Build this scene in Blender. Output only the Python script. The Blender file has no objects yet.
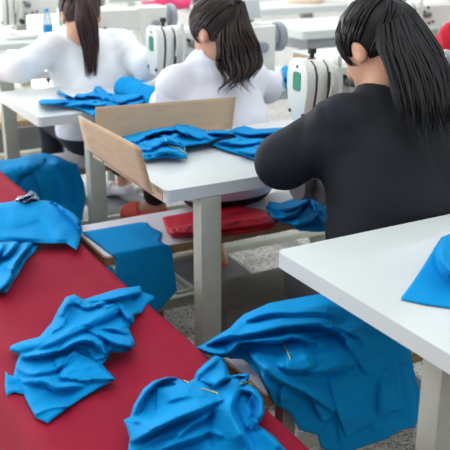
import bpy, bmesh, math, random
import numpy as np
from mathutils import Vector, Matrix, Euler

random.seed(7)
rng = np.random.default_rng(11)
PI = math.pi
scene = bpy.context.scene
C = scene.collection

# ------------------------------------------------------------------ camera
# world axes: x runs along the table rows, y runs away from the camera from row to row
F_PX, H_CAM = 850.0, 1.40
PITCH = math.atan(305.0 / 850.0)
YAW = math.radians(29)
cp, sp, cy_, sy_ = math.cos(PITCH), math.sin(PITCH), math.cos(YAW), math.sin(YAW)


def ray(px, py):
    a = (np.asarray(px, float) - 225) / F_PX
    b = (225 - np.asarray(py, float)) / F_PX
    dep = cp + b * sp
    up = -sp + b * cp
    return a * cy_ + dep * sy_, -a * sy_ + dep * cy_, up


def at(px, py, z):
    dx, dy, dz = ray(px, py)
    t = (z - H_CAM) / dz
    return Vector((float(t * dx), float(t * dy), float(z)))


def at_y(px, py, y):
    dx, dy, dz = ray(px, py)
    t = y / dy
    return Vector((float(t * dx), float(y), float(H_CAM + t * dz)))


cam_d = bpy.data.cameras.new('camera')
cam = bpy.data.objects.new('camera', cam_d)
C.objects.link(cam)
cam.location = (0, 0, H_CAM)
cam.rotation_euler = (PI / 2 - PITCH, 0, -YAW)
cam_d.sensor_width = 36
cam_d.lens = 36 * F_PX / 450
cam_d.clip_start = 0.05
cam_d.dof.use_dof = True
cam_d.dof.focus_distance = 1.95
cam_d.dof.aperture_fstop = 6.5
scene.camera = cam


# ------------------------------------------------------------------ materials
def lin(c):
    return tuple(((v / 255) / 12.92 if v / 255 <= .04045 else ((v / 255 + .055) / 1.055) ** 2.4) for v in c) + (1,)


def mat(name, rgb, rough=.6, metal=0, var=.06, vscale=12, bump=0, bscale=200, spec=.5, stretch=(1, 1, 1),
        sheen=0, alpha=1, trans=0, subs=0):
    m = bpy.data.materials.new(name)
    m.use_nodes = True
    nt = m.node_tree
    b = nt.nodes['Principled BSDF']
    b.inputs['Roughness'].default_value = rough
    b.inputs['Metallic'].default_value = metal
    b.inputs['Specular IOR Level'].default_value = spec
    if sheen:
        b.inputs['Sheen Weight'].default_value = sheen
        b.inputs['Sheen Roughness'].default_value = .4
    if trans:
        b.inputs['Transmission Weight'].default_value = trans
    if subs:
        b.inputs['Subsurface Weight'].default_value = subs
        b.inputs['Subsurface Radius'].default_value = (.012, .005, .003)
    tc = nt.nodes.new('ShaderNodeTexCoord')
    mp = nt.nodes.new('ShaderNodeMapping')
    mp.inputs['Scale'].default_value = stretch
    nt.links.new(tc.outputs['Object'], mp.inputs['Vector'])
    n = nt.nodes.new('ShaderNodeTexNoise')
    n.inputs['Scale'].default_value = vscale
    n.inputs['Detail'].default_value = 5
    nt.links.new(mp.outputs['Vector'], n.inputs['Vector'])
    r = nt.nodes.new('ShaderNodeValToRGB')
    c = lin(rgb)
    r.color_ramp.elements[0].color = tuple(max(0, v * (1 - var)) for v in c[:3]) + (1,)
    r.color_ramp.elements[1].color = tuple(min(1, v * (1 + var)) for v in c[:3]) + (1,)
    r.color_ramp.elements[0].position = .3
    r.color_ramp.elements[1].position = .7
    nt.links.new(n.outputs['Fac'], r.inputs['Fac'])
    nt.links.new(r.outputs['Color'], b.inputs['Base Color'])
    if bump:
        n2 = nt.nodes.new('ShaderNodeTexNoise')
        n2.inputs['Scale'].default_value = bscale
        n2.inputs['Detail'].default_value = 3
        nt.links.new(mp.outputs['Vector'], n2.inputs['Vector'])
        bp = nt.nodes.new('ShaderNodeBump')
        bp.inputs['Strength'].default_value = bump
        bp.inputs['Distance'].default_value = .002
        nt.links.new(n2.outputs['Fac'], bp.inputs['Height'])
        nt.links.new(bp.outputs['Normal'], b.inputs['Normal'])
    return m


M = {}
M['blue'] = mat('blue_jersey', (0, 140, 204), .8, var=.05, vscale=9, bump=.2, bscale=500, spec=.12)
M['red_cover'] = mat('red_cover_cloth', (147, 8, 44), .75, var=.08, vscale=10, bump=.15, bscale=260, spec=.22)
M['red'] = mat('red_garment', (196, 12, 44), .6, var=.06, vscale=14, bump=.2, bscale=300, spec=.3)
M['red_jacket'] = mat('red_sleeve', (196, 40, 60), .7, var=.05)
M['laminate'] = mat('white_laminate', (205, 211, 210), .42, var=.025, vscale=5, spec=.5)
M['edge'] = mat('laminate_edge', (205, 206, 198), .5, var=.05, vscale=30)
M['bench_top'] = mat('bench_laminate', (218, 216, 222), .45, var=.03)
M['wood'] = mat('wood_edge', (150, 118, 78), .6, var=.2, vscale=30, stretch=(1, 6, 6))
M['plank'] = mat('pale_plank', (205, 180, 135), .6, var=.15, vscale=14, stretch=(1, 8, 8))
M['leg'] = mat('grey_green_paint', (168, 170, 158), .5, var=.05, vscale=18, bump=.05, spec=.4)
M['rail'] = mat('pale_green_paint', (196, 200, 186), .5, var=.06, vscale=10)
M['dark'] = mat('dark_plastic', (40, 42, 46), .45, var=.1)
M['grey'] = mat('grey_metal', (120, 122, 125), .4, metal=.3, var=.08)
M['pedal'] = mat('pedal_tread', (112, 116, 120), .6, var=.1, bump=.5, bscale=120)
M['steel'] = mat('polished_steel', (190, 192, 195), .22, metal=.9, var=.05)
M['card'] = mat('corrugated_card', (186, 160, 132), .8, var=.07, vscale=16, bump=.2, bscale=90, stretch=(1, 1, 5))
M['card_edge'] = mat('card_edge', (140, 112, 88), .85, var=.2, vscale=60)
M['paper'] = mat('torn_paper', (214, 206, 206), .8, var=.08)
M['box'] = mat('grey_box', (120, 118, 108), .7, var=.1, vscale=8)
M['machine'] = mat('machine_enamel', (226, 227, 220), .32, var=.02, spec=.5)
M['machine_grey'] = mat('machine_grey', (150, 154, 162), .4, var=.05)
M['green'] = mat('green_sticker', (40, 138, 104), .5, var=.03)
M['lcd'] = mat('panel_face', (196, 202, 206), .4, var=.05, vscale=40)
M['screen'] = mat('dark_screen', (66, 72, 84), .3, var=.4, vscale=90)
M['skin'] = mat('skin', (214, 160, 132), .5, var=.05, vscale=25, subs=.15)
M['hair_black'] = mat('black_hair', (13, 13, 16), .5, var=.3, vscale=30, spec=.28)
M['hair_brown'] = mat('dark_brown_hair', (62, 38, 34), .42, var=.3, vscale=30, spec=.4)
M['hair_dark'] = mat('dark_hair', (42, 27, 25), .45, var=.3, vscale=30, spec=.35)
M['jacket'] = mat('black_jacket_cloth', (27, 30, 37), .75, var=.08, vscale=20, bump=.2, bscale=300, spec=.25)
M['white_cloth'] = mat('white_knit', (228, 230, 240), .8, var=.02, vscale=20, bump=.15, bscale=300, spec=.2)
M['white_shirt'] = mat('white_shirt_cotton', (232, 236, 240), .75, var=.02, vscale=20, bump=.15, bscale=300, spec=.2)
M['pants'] = mat('black_trousers', (20, 20, 24), .8, var=.1)
M['navy'] = mat('navy_trousers', (26, 30, 46), .8, var=.1)
M['clog'] = mat('coral_rubber', (238, 98, 84), .5, var=.04)
M['shoe'] = mat('white_canvas', (226, 226, 232), .7, var=.04)
M['shoe_sole'] = mat('blue_grey_sole', (120, 134, 168), .6, var=.05)
M['thread'] = mat('yellow_thread', (226, 200, 60), .6, var=.05)
M['label'] = mat('blue_bottle_label', (0, 130, 200), .4, var=.05)
M['bottle'] = mat('clear_plastic', (206, 222, 236), .12, var=.02, trans=.75)
M['plastic'] = mat('crumpled_film', (170, 200, 215), .2, var=.1, trans=.45)
M['wall'] = mat('wall_paint', (236, 236, 230), .8, var=.02)
M['pink'] = mat('pink_fabric', (226, 66, 120), .7, var=.1)
M['yellow'] = mat('yellow_fabric', (222, 214, 120), .7, var=.1)
M['olive'] = mat('olive_plastic', (160, 172, 96), .6, var=.1)
M['peach'] = mat('peach_fabric', (238, 208, 184), .7, var=.1)


def floor_mat():
    m = bpy.data.materials.new('terrazzo_floor')
    m.use_nodes = True
    nt = m.node_tree
    b = nt.nodes['Principled BSDF']
    b.inputs['Roughness'].default_value = .42
    tc = nt.nodes.new('ShaderNodeTexCoord')
    v = nt.nodes.new('ShaderNodeTexVoronoi')
    v.inputs['Scale'].default_value = 130
    nt.links.new(tc.outputs['Object'], v.inputs['Vector'])
    bw = nt.nodes.new('ShaderNodeRGBToBW')
    nt.links.new(v.outputs['Color'], bw.inputs['Color'])
    r = nt.nodes.new('ShaderNodeValToRGB')
    e = r.color_ramp.elements
    e[0].position = .15
    e[0].color = lin((120, 118, 112))
    e[1].position = .7
    e[1].color = lin((226, 224, 218))
    e2 = e.new(.4)
    e2.color = lin((200, 199, 194))
    nt.links.new(bw.outputs['Val'], r.inputs['Fac'])
    nt.links.new(r.outputs['Color'], b.inputs['Base Color'])
    return m


M['floor'] = floor_mat()


# ------------------------------------------------------------------ builders
def tag(o, label=None, cat=None, group=None, kind=None):
    if label: o['label'] = label
    if cat: o['category'] = cat
    if group: o['group'] = group
    if kind: o['kind'] = kind
    return o


def thing(name, loc, label, cat, group=None, rz=0):
    o = bpy.data.objects.new(name, None)
    C.objects.link(o)
    o.location = loc
    o.rotation_euler = (0, 0, rz)
    o.empty_display_size = .05
    return tag(o, label, cat, group)


class MB:
    """collects shapes into ONE bmesh"""

    def __init__(s):
        s.bm = bmesh.new()

    def box(s, lo, hi, bev=.0, rot=None, seg=2):
        t = bmesh.new()
        bmesh.ops.create_cube(t, size=1)
        c = [(a + b) / 2 for a, b in zip(lo, hi)]
        d = [abs(b - a) for a, b in zip(lo, hi)]
        bmesh.ops.scale(t, vec=d, verts=t.verts)
        if bev:
            bmesh.ops.bevel(t, geom=t.edges[:], offset=min(bev, min(d) * .49), segments=seg, affect='EDGES', profile=.5)
        mtx = Matrix.Translation(c)
        if rot: mtx = mtx @ Euler(rot).to_matrix().to_4x4()
        bmesh.ops.transform(t, matrix=mtx, verts=t.verts)
        return s.add(t)

    def add(s, t):
        me = bpy.data.meshes.new('t')
        t.to_mesh(me)
        t.free()
        s.bm.from_mesh(me)
        bpy.data.meshes.remove(me)
        return s

    def cyl(s, a, b, r, r2=None, n=20, bev=0):
        a, b = Vector(a), Vector(b)
        t = bmesh.new()
        bmesh.ops.create_cone(t, cap_ends=True, segments=n, radius1=r, radius2=r if r2 is None else r2, depth=(b - a).length)
        if bev:
            ed = [e for e in t.edges if len(e.link_faces) == 2 and any(len(f.verts) > 4 for f in e.link_faces)]
            bmesh.ops.bevel(t, geom=ed, offset=bev, segments=2, affect='EDGES', profile=.5)
        q = (b - a).to_track_quat('Z', 'Y')
        bmesh.ops.transform(t, matrix=Matrix.Translation((a + b) / 2) @ q.to_matrix().to_4x4(), verts=t.verts)
        return s.add(t)

    def sphere(s, c, r, sc=(1, 1, 1), n=16):
        t = bmesh.new()
        bmesh.ops.create_uvsphere(t, u_segments=n, v_segments=max(6, n // 2), radius=r)
        bmesh.ops.scale(t, vec=sc, verts=t.verts)
        bmesh.ops.translate(t, vec=c, verts=t.verts)
        return s.add(t)

    def prism(s, poly, axis, a, b, bev=0):
        """extrude a 2-D polygon along an axis ('x','y','z') from a to b"""
        t = bmesh.new()

        def p3(u, v, w):
            return {'x': (w, u, v), 'y': (u, w, v), 'z': (u, v, w)}[axis]
        lo = [t.verts.new(p3(u, v, a)) for u, v in poly]
        hi = [t.verts.new(p3(u, v, b)) for u, v in poly]
        t.faces.new(lo[::-1])
        t.faces.new(hi)
        n = len(poly)
        for i in range(n):
            t.faces.new((lo[i], lo[(i + 1) % n], hi[(i + 1) % n], hi[i]))
        bmesh.ops.recalc_face_normals(t, faces=t.faces)
        if bev:
            ed = [e for e in t.edges if any(len(f.verts) > 4 or f.normal.dot(Vector(p3(0, 0, 1))) ** 2 > .9 for f in e.link_faces)]
            bmesh.ops.bevel(t, geom=ed, offset=bev, segments=2, affect='EDGES', profile=.5)
        return s.add(t)

    def tube(s, pts, r, n=6, taper=None):
        t = bmesh.new()
        v, f = tube_geo([Vector(p) for p in pts], r, n, taper)
        vs = [t.verts.new(x) for x in v]
        for q in f:
            t.faces.new([vs[i] for i in q])
        return s.add(t)

    def build(s, name, material, parent=None, smooth=True, angle=.6):
        me = bpy.data.meshes.new(name)
        bmesh.ops.recalc_face_normals(s.bm, faces=s.bm.faces)
        s.bm.to_mesh(me)
        s.bm.free()
        return link(name, me, material, parent, smooth, angle)


def link(name, me, material, parent=None, smooth=True, angle=None):
    o = bpy.data.objects.new(name, me)
    C.objects.link(o)
    if material is not None:
        me.materials.append(material)
    if smooth:
        for p in me.polygons: p.use_smooth = True
        if angle is not None:
            try:
                me.set_sharp_from_angle(angle=angle)
            except Exception:
                pass
    if parent is not None:
        o.parent = parent
    return o


def tube_geo(pts, r, n=6, taper=None):
    V, Fc = [], []
    m = len(pts)
    up = Vector((0.3, 0.2, 1)).normalized()
    for i, p in enumerate(pts):
        d = (pts[min(i + 1, m - 1)] - pts[max(i - 1, 0)])
        if d.length < 1e-9: d = Vector((0, 0, 1))
        d.normalize()
        a = d.cross(up)
        if a.length < .05: a = d.cross(Vector((1, 0, 0)))
        a.normalize()
        b = d.cross(a)
        rr = r * (taper(i / (m - 1)) if taper else 1)
        for k in range(n):
            an = 2 * PI * k / n
            V.append(p + a * (rr * math.cos(an)) + b * (rr * math.sin(an)))
    for i in range(m - 1):
        for k in range(n):
            Fc.append((i * n + k, i * n + (k + 1) % n, (i + 1) * n + (k + 1) % n, (i + 1) * n + k))
    Fc.append(tuple(range(n))[::-1])
    Fc.append(tuple((m - 1) * n + k for k in range(n)))
    return V, Fc


def mesh_from(name, V, Fc):
    me = bpy.data.meshes.new(name)
    me.from_pydata([tuple(map(float, v)) for v in V], [], [tuple(int(i) for i in f) for f in Fc])
    me.update()
    return me


def copy_tree(o, parent=None):
    c = o.copy()
    C.objects.link(c)
    c.parent = parent
    for ch in list(o.children):
        copy_tree(ch, c)
    return c


def smooth_line(pts, n=40):
    """Catmull-Rom through points"""
    P = [np.array(p, float) for p in pts]
    P = [2 * P[0] - P[1]] + P + [2 * P[-1] - P[-2]]
    out = []
    segs = len(P) - 3
    for i in range(n):
        t = i / (n - 1) * segs
        k = min(int(t), segs - 1)
        u = t - k
        a, b, c, d = P[k:k + 4]
        out.append(.5 * ((2 * b) + (-a + c) * u + (2 * a - 5 * b + 4 * c - d) * u * u + (-a + 3 * b - 3 * c + d) * u ** 3))
    return out


# ------------------------------------------------------------------ cloth
def in_poly(x, y, poly):
    res = np.zeros(x.shape, bool)
    n = len(poly)
    for i in range(n):
        x1, y1 = poly[i]
        x2, y2 = poly[(i + 1) % n]
        if y1 == y2: continue
        c = ((y1 > y) != (y2 > y)) & (x < (x2 - x1) * (y - y1) / (y2 - y1) + x1)
        res ^= c
    return res


def seg_near(x, y, line, closed=False):
    """distance, signed side, along-fraction and nearest point on a polyline"""
    best = np.full(x.shape, 1e9)
    side = np.zeros(x.shape)
    tt = np.zeros(x.shape)
    nx, ny = np.zeros(x.shape), np.zeros(x.shape)
    L = list(line) + ([line[0]] if closed else [])
    lens = [math.dist(L[i], L[i + 1]) for i in range(len(L) - 1)]
    tot = sum(lens) or 1
    acc = 0
    for i in range(len(L) - 1):
        x1, y1 = L[i]
        x2, y2 = L[i + 1]
        l2 = max(lens[i] ** 2, 1e-9)
        u = np.clip(((x - x1) * (x2 - x1) + (y - y1) * (y2 - y1)) / l2, 0, 1)
        qx, qy = x1 + u * (x2 - x1), y1 + u * (y2 - y1)
        d = np.hypot(x - qx, y - qy)
        m = d < best
        best = np.where(m, d, best)
        side = np.where(m, np.sign((x2 - x1) * (y - y1) - (y2 - y1) * (x - x1)), side)
        tt = np.where(m, (acc + u * lens[i]) / tot, tt)
        nx, ny = np.where(m, qx, nx), np.where(m, qy, ny)
        acc += lens[i]
    return best, side, tt, nx, ny


def sstep(a, b, x):
    t = np.clip((x - a) / (b - a), 0, 1)
    return t * t * (3 - 2 * t)


def vnoise(x, y, seed):
    r = np.random.default_rng(seed)
    o = np.zeros(x.shape)
    for k in range(7):
        a = r.uniform(0, 2 * PI)
        f = r.uniform(.6, 1.7)
        o += np.sin((x * math.cos(a) + y * math.sin(a)) * f + r.uniform(0, 6.28) + 1.3 * np.sin((x * math.sin(a) - y * math.cos(a)) * .7 * f + k))
    return o / 7


def smin(a, b, k):
    h = np.clip(.5 + .5 * (b - a) / k, 0, 1)
    return b * (1 - h) + a * h - k * h * (1 - h)


def smax(a, b, k):
    return -smin(-a, -b, k)


def zs(pts, x0, y0, s):
    return [(x0 + x / s, y0 + y / s) for x, y in pts]


def cloth(name, outline, base, folds=(), flaps=(), h0=.008, noise=.004, nscale=9, ndir=None, seed=1, step=1.4,
          edge=5, zr=(1.15, .02), material='blue', parent=None, thick=.0022, edge_min=.45, auto=0, ah=.008, asc=1.0, fh=1.0):
    """A sheet lying on the real surface base(x, y): its outline is found on that surface, folds stand up from it."""
    P = np.array(outline, float)
    x0, y0 = P.min(0) - step
    x1, y1 = P.max(0) + step
    nx, ny = int((x1 - x0) / step) + 2, int((y1 - y0) / step) + 2
    gx, gy = np.meshgrid(x0 + step * np.arange(nx), y0 + step * np.arange(ny), indexing='ij')
    cc = in_poly(gx[:-1, :-1] + step / 2, gy[:-1, :-1] + step / 2, outline)
    used = np.zeros(gx.shape, int)
    for a in (0, 1):
        for b in (0, 1):
            used[a:nx - 1 + a, b:ny - 1 + b] += cc
    d, s, t, qx, qy = seg_near(gx, gy, outline, True)
    ins = in_poly(gx, gy, outline)
    snap = (used > 0) & ((used < 4) | ~ins)
    X = np.where(snap, qx, gx)
    Y = np.where(snap, qy, gy)
    idx = np.full(gx.shape, -1)
    sel = used > 0
    idx[sel] = np.arange(sel.sum())
    x, y = X[sel], Y[sel]
    dist = np.where(snap, 0, d)[sel]
    # fold height
    wx = x + 2.5 * vnoise(x / 14, y / 14, seed + 50)
    wy = y + 2.5 * vnoise(x / 14, y / 14, seed + 51)
    h = np.full(x.shape, h0)
    if ndir is not None:
        ca, sa = math.cos(ndir), math.sin(ndir)
        u, v = wx * ca + wy * sa, -wx * sa + wy * ca
        n1 = vnoise(u / (nscale * 3.2), v / nscale, seed)
    else:
        n1 = vnoise(wx / nscale, wy / nscale, seed)
    h = h + noise * (1 - np.abs(n1) * 2.2) + .5 * noise * vnoise(wx / (nscale * .5), wy / (nscale * .5), seed + 3)
    roll = np.zeros(x.shape)
    for fd in folds:
        line, wl, wr, hh = fd[:4]
        ln = [tuple(p) for p in smooth_line(line, 14)] if len(line) > 2 else line
        dd, sd, tt, fx, fy = seg_near(wx, wy, ln)
        tap = np.minimum(1, np.minimum(tt + .10, 1.10 - tt) * 3.2)
        if hh > 0:     # a fold leans over on its near side
            near = sd * np.sign(ln[-1][0] - ln[0][0] + .01) > 0
            if len(fd) > 4:
                near = (wx - fx) * fd[4][0] + (wy - fy) * fd[4][1] > 0
            h = h - np.where(near, .22 * fh * hh * np.exp(-((dd - .8 * wl) / (.45 * wl)) ** 2), 0) * tap
            pr = np.where(near, np.sqrt(np.clip(1 - (dd / (.75 * wl)) ** 2, 0, 1)), np.exp(-(dd / (2.0 * wr)) ** 1.25))
            roll = smax(roll, 1.35 * fh * hh * pr * tap, .0025)
        else:
            h = h + 1.1 * hh * np.exp(-(dd / (.6 * wl)) ** 1.1) * tap
    h = h + roll
    ra = np.random.default_rng(seed + 900)
    ext = max(P.max(0) - P.min(0))
    cen = (P.max(0) + P.min(0)) / 2
    for k in range(auto):
        i = ra.integers(len(x))
        an = (ndir if ndir is not None else ra.uniform(-1, 1)) + ra.normal() * .4
        L_ = ext * ra.uniform(.16, .42)
        bend = ra.normal() * .18 * L_
        d0 = np.array((math.cos(an), math.sin(an)))
        n0 = np.array((-d0[1], d0[0]))
        c0 = np.array((x[i], y[i]))
        ln = [tuple(p) for p in smooth_line([c0 - d0 * L_, c0 + n0 * bend, c0 + d0 * L_], 9)]
        dd, sd, tt, _, _ = seg_near(wx, wy, ln)
        w1 = ra.uniform(1.2, 2.2) * asc
        w2 = w1 * ra.uniform(1.6, 3.2)
        tap = sstep(0, .35, np.minimum(tt, 1 - tt))
        pr = np.where(sd * np.sign(ln[-1][0] - ln[0][0] + .01) > 0, np.exp(-(dd / w1) ** 2), np.exp(-(dd / w2) ** 1.3))
        h = h + ra.uniform(.5, 1.1) * ah * pr * tap
    for fl in flaps:
        poly, dh, soft = fl
        dd, _, _, _, _ = seg_near(x, y, poly, True)
        inside = in_poly(x, y, poly)
        h = h + np.where(inside, dh * (.7 + .3 * sstep(0, soft, dd)), 0)
    h = np.maximum(h, .002)
    h = h * (edge_min + (1 - edge_min) * sstep(0, edge * .7, dist)) + .002
    # walk down each ray to the surface
    dx, dy, dz = ray(x, y)

    def march(hz):
        zz = np.linspace(zr[0], zr[1], 260)
        res = np.full(x.shape, np.nan)
        prev = None
        for z in zz:
            tt = (z - H_CAM) / dz
            g = z - (base(tt * dx, tt * dy) + hz)
            if prev is not None:
                hit = np.isnan(res) & (g <= 0)
                fr = prev / np.maximum(prev - g, 1e-9)
                res = np.where(hit, zp + (z - zp) * np.clip(fr, 0, 1), res)
            prev, zp = g, z
        return np.where(np.isnan(res), zr[1], res)
    z = march(h)
    tt = (z - H_CAM) / dz
    bx, by = tt * dx, tt * dy
    e = .004
    g = np.hypot((base(bx + e, by) - base(bx - e, by)), (base(bx, by + e) - base(bx, by - e))) / (2 * e)
    z = march(h * np.minimum(np.sqrt(1 + g * g), 3))
    tt = (z - H_CAM) / dz
    V = np.stack([tt * dx, tt * dy, z], 1)
    ii, jj = np.nonzero(cc)
    Fc = np.stack([idx[ii, jj], idx[ii, jj + 1], idx[ii + 1, jj + 1], idx[ii + 1, jj]], 1)
    # one light relaxation of the sheet
    nb = [[] for _ in range(0)]
    me = mesh_from(name, V, Fc)
    o = link(name, me, M[material], parent)
    bm = bmesh.new()
    bm.from_mesh(me)
    bmesh.ops.remove_doubles(bm, verts=bm.verts, dist=1e-5)
    bmesh.ops.smooth_vert(bm, verts=[v for v in bm.verts if not v.is_boundary], factor=.3, use_axis_x=True, use_axis_y=True, use_axis_z=True)
    bmesh.ops.recalc_face_normals(bm, faces=bm.faces)
    if sum(f.normal.z for f in bm.faces) < 0:
        bmesh.ops.reverse_faces(bm, faces=bm.faces)
    bm.to_mesh(me)
    bm.free()
    for p in me.polygons: p.use_smooth = True
    if thick:
        md = o.modifiers.new('thickness', 'SOLIDIFY')
        md.thickness = thick
        md.offset = -1
    o['_px'] = 0
    del o['_px']
    PX[o.name] = (x, y, V)
    return o


PX = {}


def stitch(o, line, r=.0012):
    """a yellow seam thread lying on a cloth"""
    x, y, V = PX[o.name]
    pts = []
    for p in smooth_line(line, 10) if len(line) > 2 else [np.array(line[0]) * (1 - u) + np.array(line[1]) * u for u in np.linspace(0, 1, 8)]:
        k = np.argmin((x - p[0]) ** 2 + (y - p[1]) ** 2)
        pts.append(Vector(V[k]) + Vector((-.0008, -.0015, .0025)))
    b = MB()
    b.tube(pts, r, 5)
    s = b.build('seam_thread', M['thread'], o)
    s['label'] = 'yellow overlock thread along the edge'
    return s


def flat(z):
    return lambda r, q: np.full(np.shape(r), z)


def hump(z, lst, k=None):
    def f(r, q):
        o = np.full(np.shape(r), float(z))
        for cx, cy, sx, sy, hh in lst:
            o = o + hh * np.exp(-((r - cx) / sx) ** 2 - ((q - cy) / sy) ** 2)
        return o
    return f


def drape(z, x0, y0, slope=8, k=.03, lst=()):
    hb = hump(z, lst)

    def f(r, q):
        zt = hb(r, q)
        o = smin(zt, zt + (q - y0) * slope, k)
        if x0 is not None:
            o = smin(o, zt + (r - x0) * slope, k)
        return o
    return f


# ------------------------------------------------------------------ SDF modelling for people
def surface_nets(Fv, lo, vox):
    s = Fv < 0
    nx, ny, nz = Fv.shape
    corners = [(i, j, k) for i in (0, 1) for j in (0, 1) for k in (0, 1)]
    sub = lambda A, c: A[c[0]:nx - 1 + c[0], c[1]:ny - 1 + c[1], c[2]:nz - 1 + c[2]]
    cnt = sum(sub(s, c).astype(np.int8) for c in corners)
    act = (cnt > 0) & (cnt < 8)
    ci = np.argwhere(act)
    idm = np.full(act.shape, -1)
    idm[act] = np.arange(len(ci))
    acc = np.zeros((len(ci), 3))
    num = np.zeros(len(ci))
    for a in corners:
        for ax in range(3):
            if a[ax] == 0:
                b = list(a)
                b[ax] = 1
                fa = Fv[ci[:, 0] + a[0], ci[:, 1] + a[1], ci[:, 2] + a[2]]
                fb = Fv[ci[:, 0] + b[0], ci[:, 1] + b[1], ci[:, 2] + b[2]]
                m = (fa < 0) != (fb < 0)
                t = np.where(m, fa / np.where(m, fa - fb, 1), 0)
                p = np.tile(np.array(a, float), (len(ci), 1))
                p[:, ax] += t
                acc += p * m[:, None]
                num += m
    V = (ci + acc / num[:, None]) * vox + np.array(lo)
    faces = []
    for ax in range(3):
        b, c = (ax + 1) % 3, (ax + 2) % 3
        sl0 = [slice(None)] * 3
        sl1 = [slice(None)] * 3
        sl0[ax] = slice(0, -1)
        sl1[ax] = slice(1, None)
        d = s[tuple(sl0)] != s[tuple(sl1)]
        e = np.argwhere(d)
        e = e[(e[:, b] > 0) & (e[:, c] > 0) & (e[:, b] < Fv.shape[b] - 1) & (e[:, c] < Fv.shape[c] - 1)]

        def cid(db, dc):
            q = e.copy()
            q[:, b] += db
            q[:, c] += dc
            return idm[q[:, 0], q[:, 1], q[:, 2]]
        quad = np.stack([cid(-1, -1), cid(0, -1), cid(0, 0), cid(-1, 0)], 1)
        fl = s[e[:, 0], e[:, 1], e[:, 2]]
        quad[~fl] = quad[~fl][:, ::-1]
        faces.append(quad)
    return V, np.concatenate(faces)


def grid(lo, hi, vox):
    ax = [np.arange(l, h + vox, vox, dtype=np.float32) for l, h in zip(lo, hi)]
    return np.meshgrid(*ax, indexing='ij')


def capsule(p, a, b, ra, rb, sc=None):
    a, b = np.array(a, np.float32), np.array(b, np.float32)
    d = b - a
    l2 = float((d * d).sum()) or 1e-9
    px_, py_, pz_ = p[0] - a[0], p[1] - a[1], p[2] - a[2]
    t = np.clip((px_ * d[0] + py_ * d[1] + pz_ * d[2]) / l2, 0, 1)
    return np.sqrt((px_ - t * d[0]) ** 2 + (py_ - t * d[1]) ** 2 + (pz_ - t * d[2]) ** 2) - (ra + (rb - ra) * t)


def ellips(p, c, r, R=None):
    x, y, z = p[0] - c[0], p[1] - c[1], p[2] - c[2]
    if R is not None:
        R = np.array(R)
        x, y, z = (R[0, 0] * x + R[1, 0] * y + R[2, 0] * z, R[0, 1] * x + R[1, 1] * y + R[2, 1] * z, R[0, 2] * x + R[1, 2] * y + R[2, 2] * z)
    k0 = np.sqrt((x / r[0]) ** 2 + (y / r[1]) ** 2 + (z / r[2]) ** 2)
    k1 = np.sqrt((x / r[0] ** 2) ** 2 + (y / r[1] ** 2) ** 2 + (z / r[2] ** 2) ** 2) + 1e-6
    return k0 * (k0 - 1) / k1


def union(lst, k):
    o = lst[0]
    for q in lst[1:]:
        o = smin(o, q, k)
    return o


def sdf_mesh(name, fn, lo, hi, vox, material, parent, origin):
    p = grid(lo, hi, vox)
    Fv = fn(p).astype(np.float32)
    V, Fc = surface_nets(Fv, lo, vox)
    V = V - np.array(origin)
    me = mesh_from(name, V, Fc)
    bm = bmesh.new()
    bm.from_mesh(me)
    for _ in range(2):
        bmesh.ops.smooth_vert(bm, verts=bm.verts, factor=.4, use_axis_x=True, use_axis_y=True, use_axis_z=True)
    bm.to_mesh(me)
    bm.free()
    return link(name, me, material, parent)


def wrinkle(p, seed, amp, f=26):
    r = np.random.default_rng(seed)
    o = 0
    for k in range(5):
        a = r.normal(size=3)
        a /= np.linalg.norm(a)
        b = r.normal(size=3)
        b /= np.linalg.norm(b)
        ph = f * r.uniform(.7, 1.6) * (p[0] * a[0] + p[1] * a[1] + p[2] * a[2]) + 1.6 * np.sin(f * .4 * (p[0] * b[0] + p[1] * b[1] + p[2] * b[2]) + k)
        o = o + (1 - 2 * np.abs(np.sin(ph * .5)))
    return o * amp / 2.6


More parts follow.
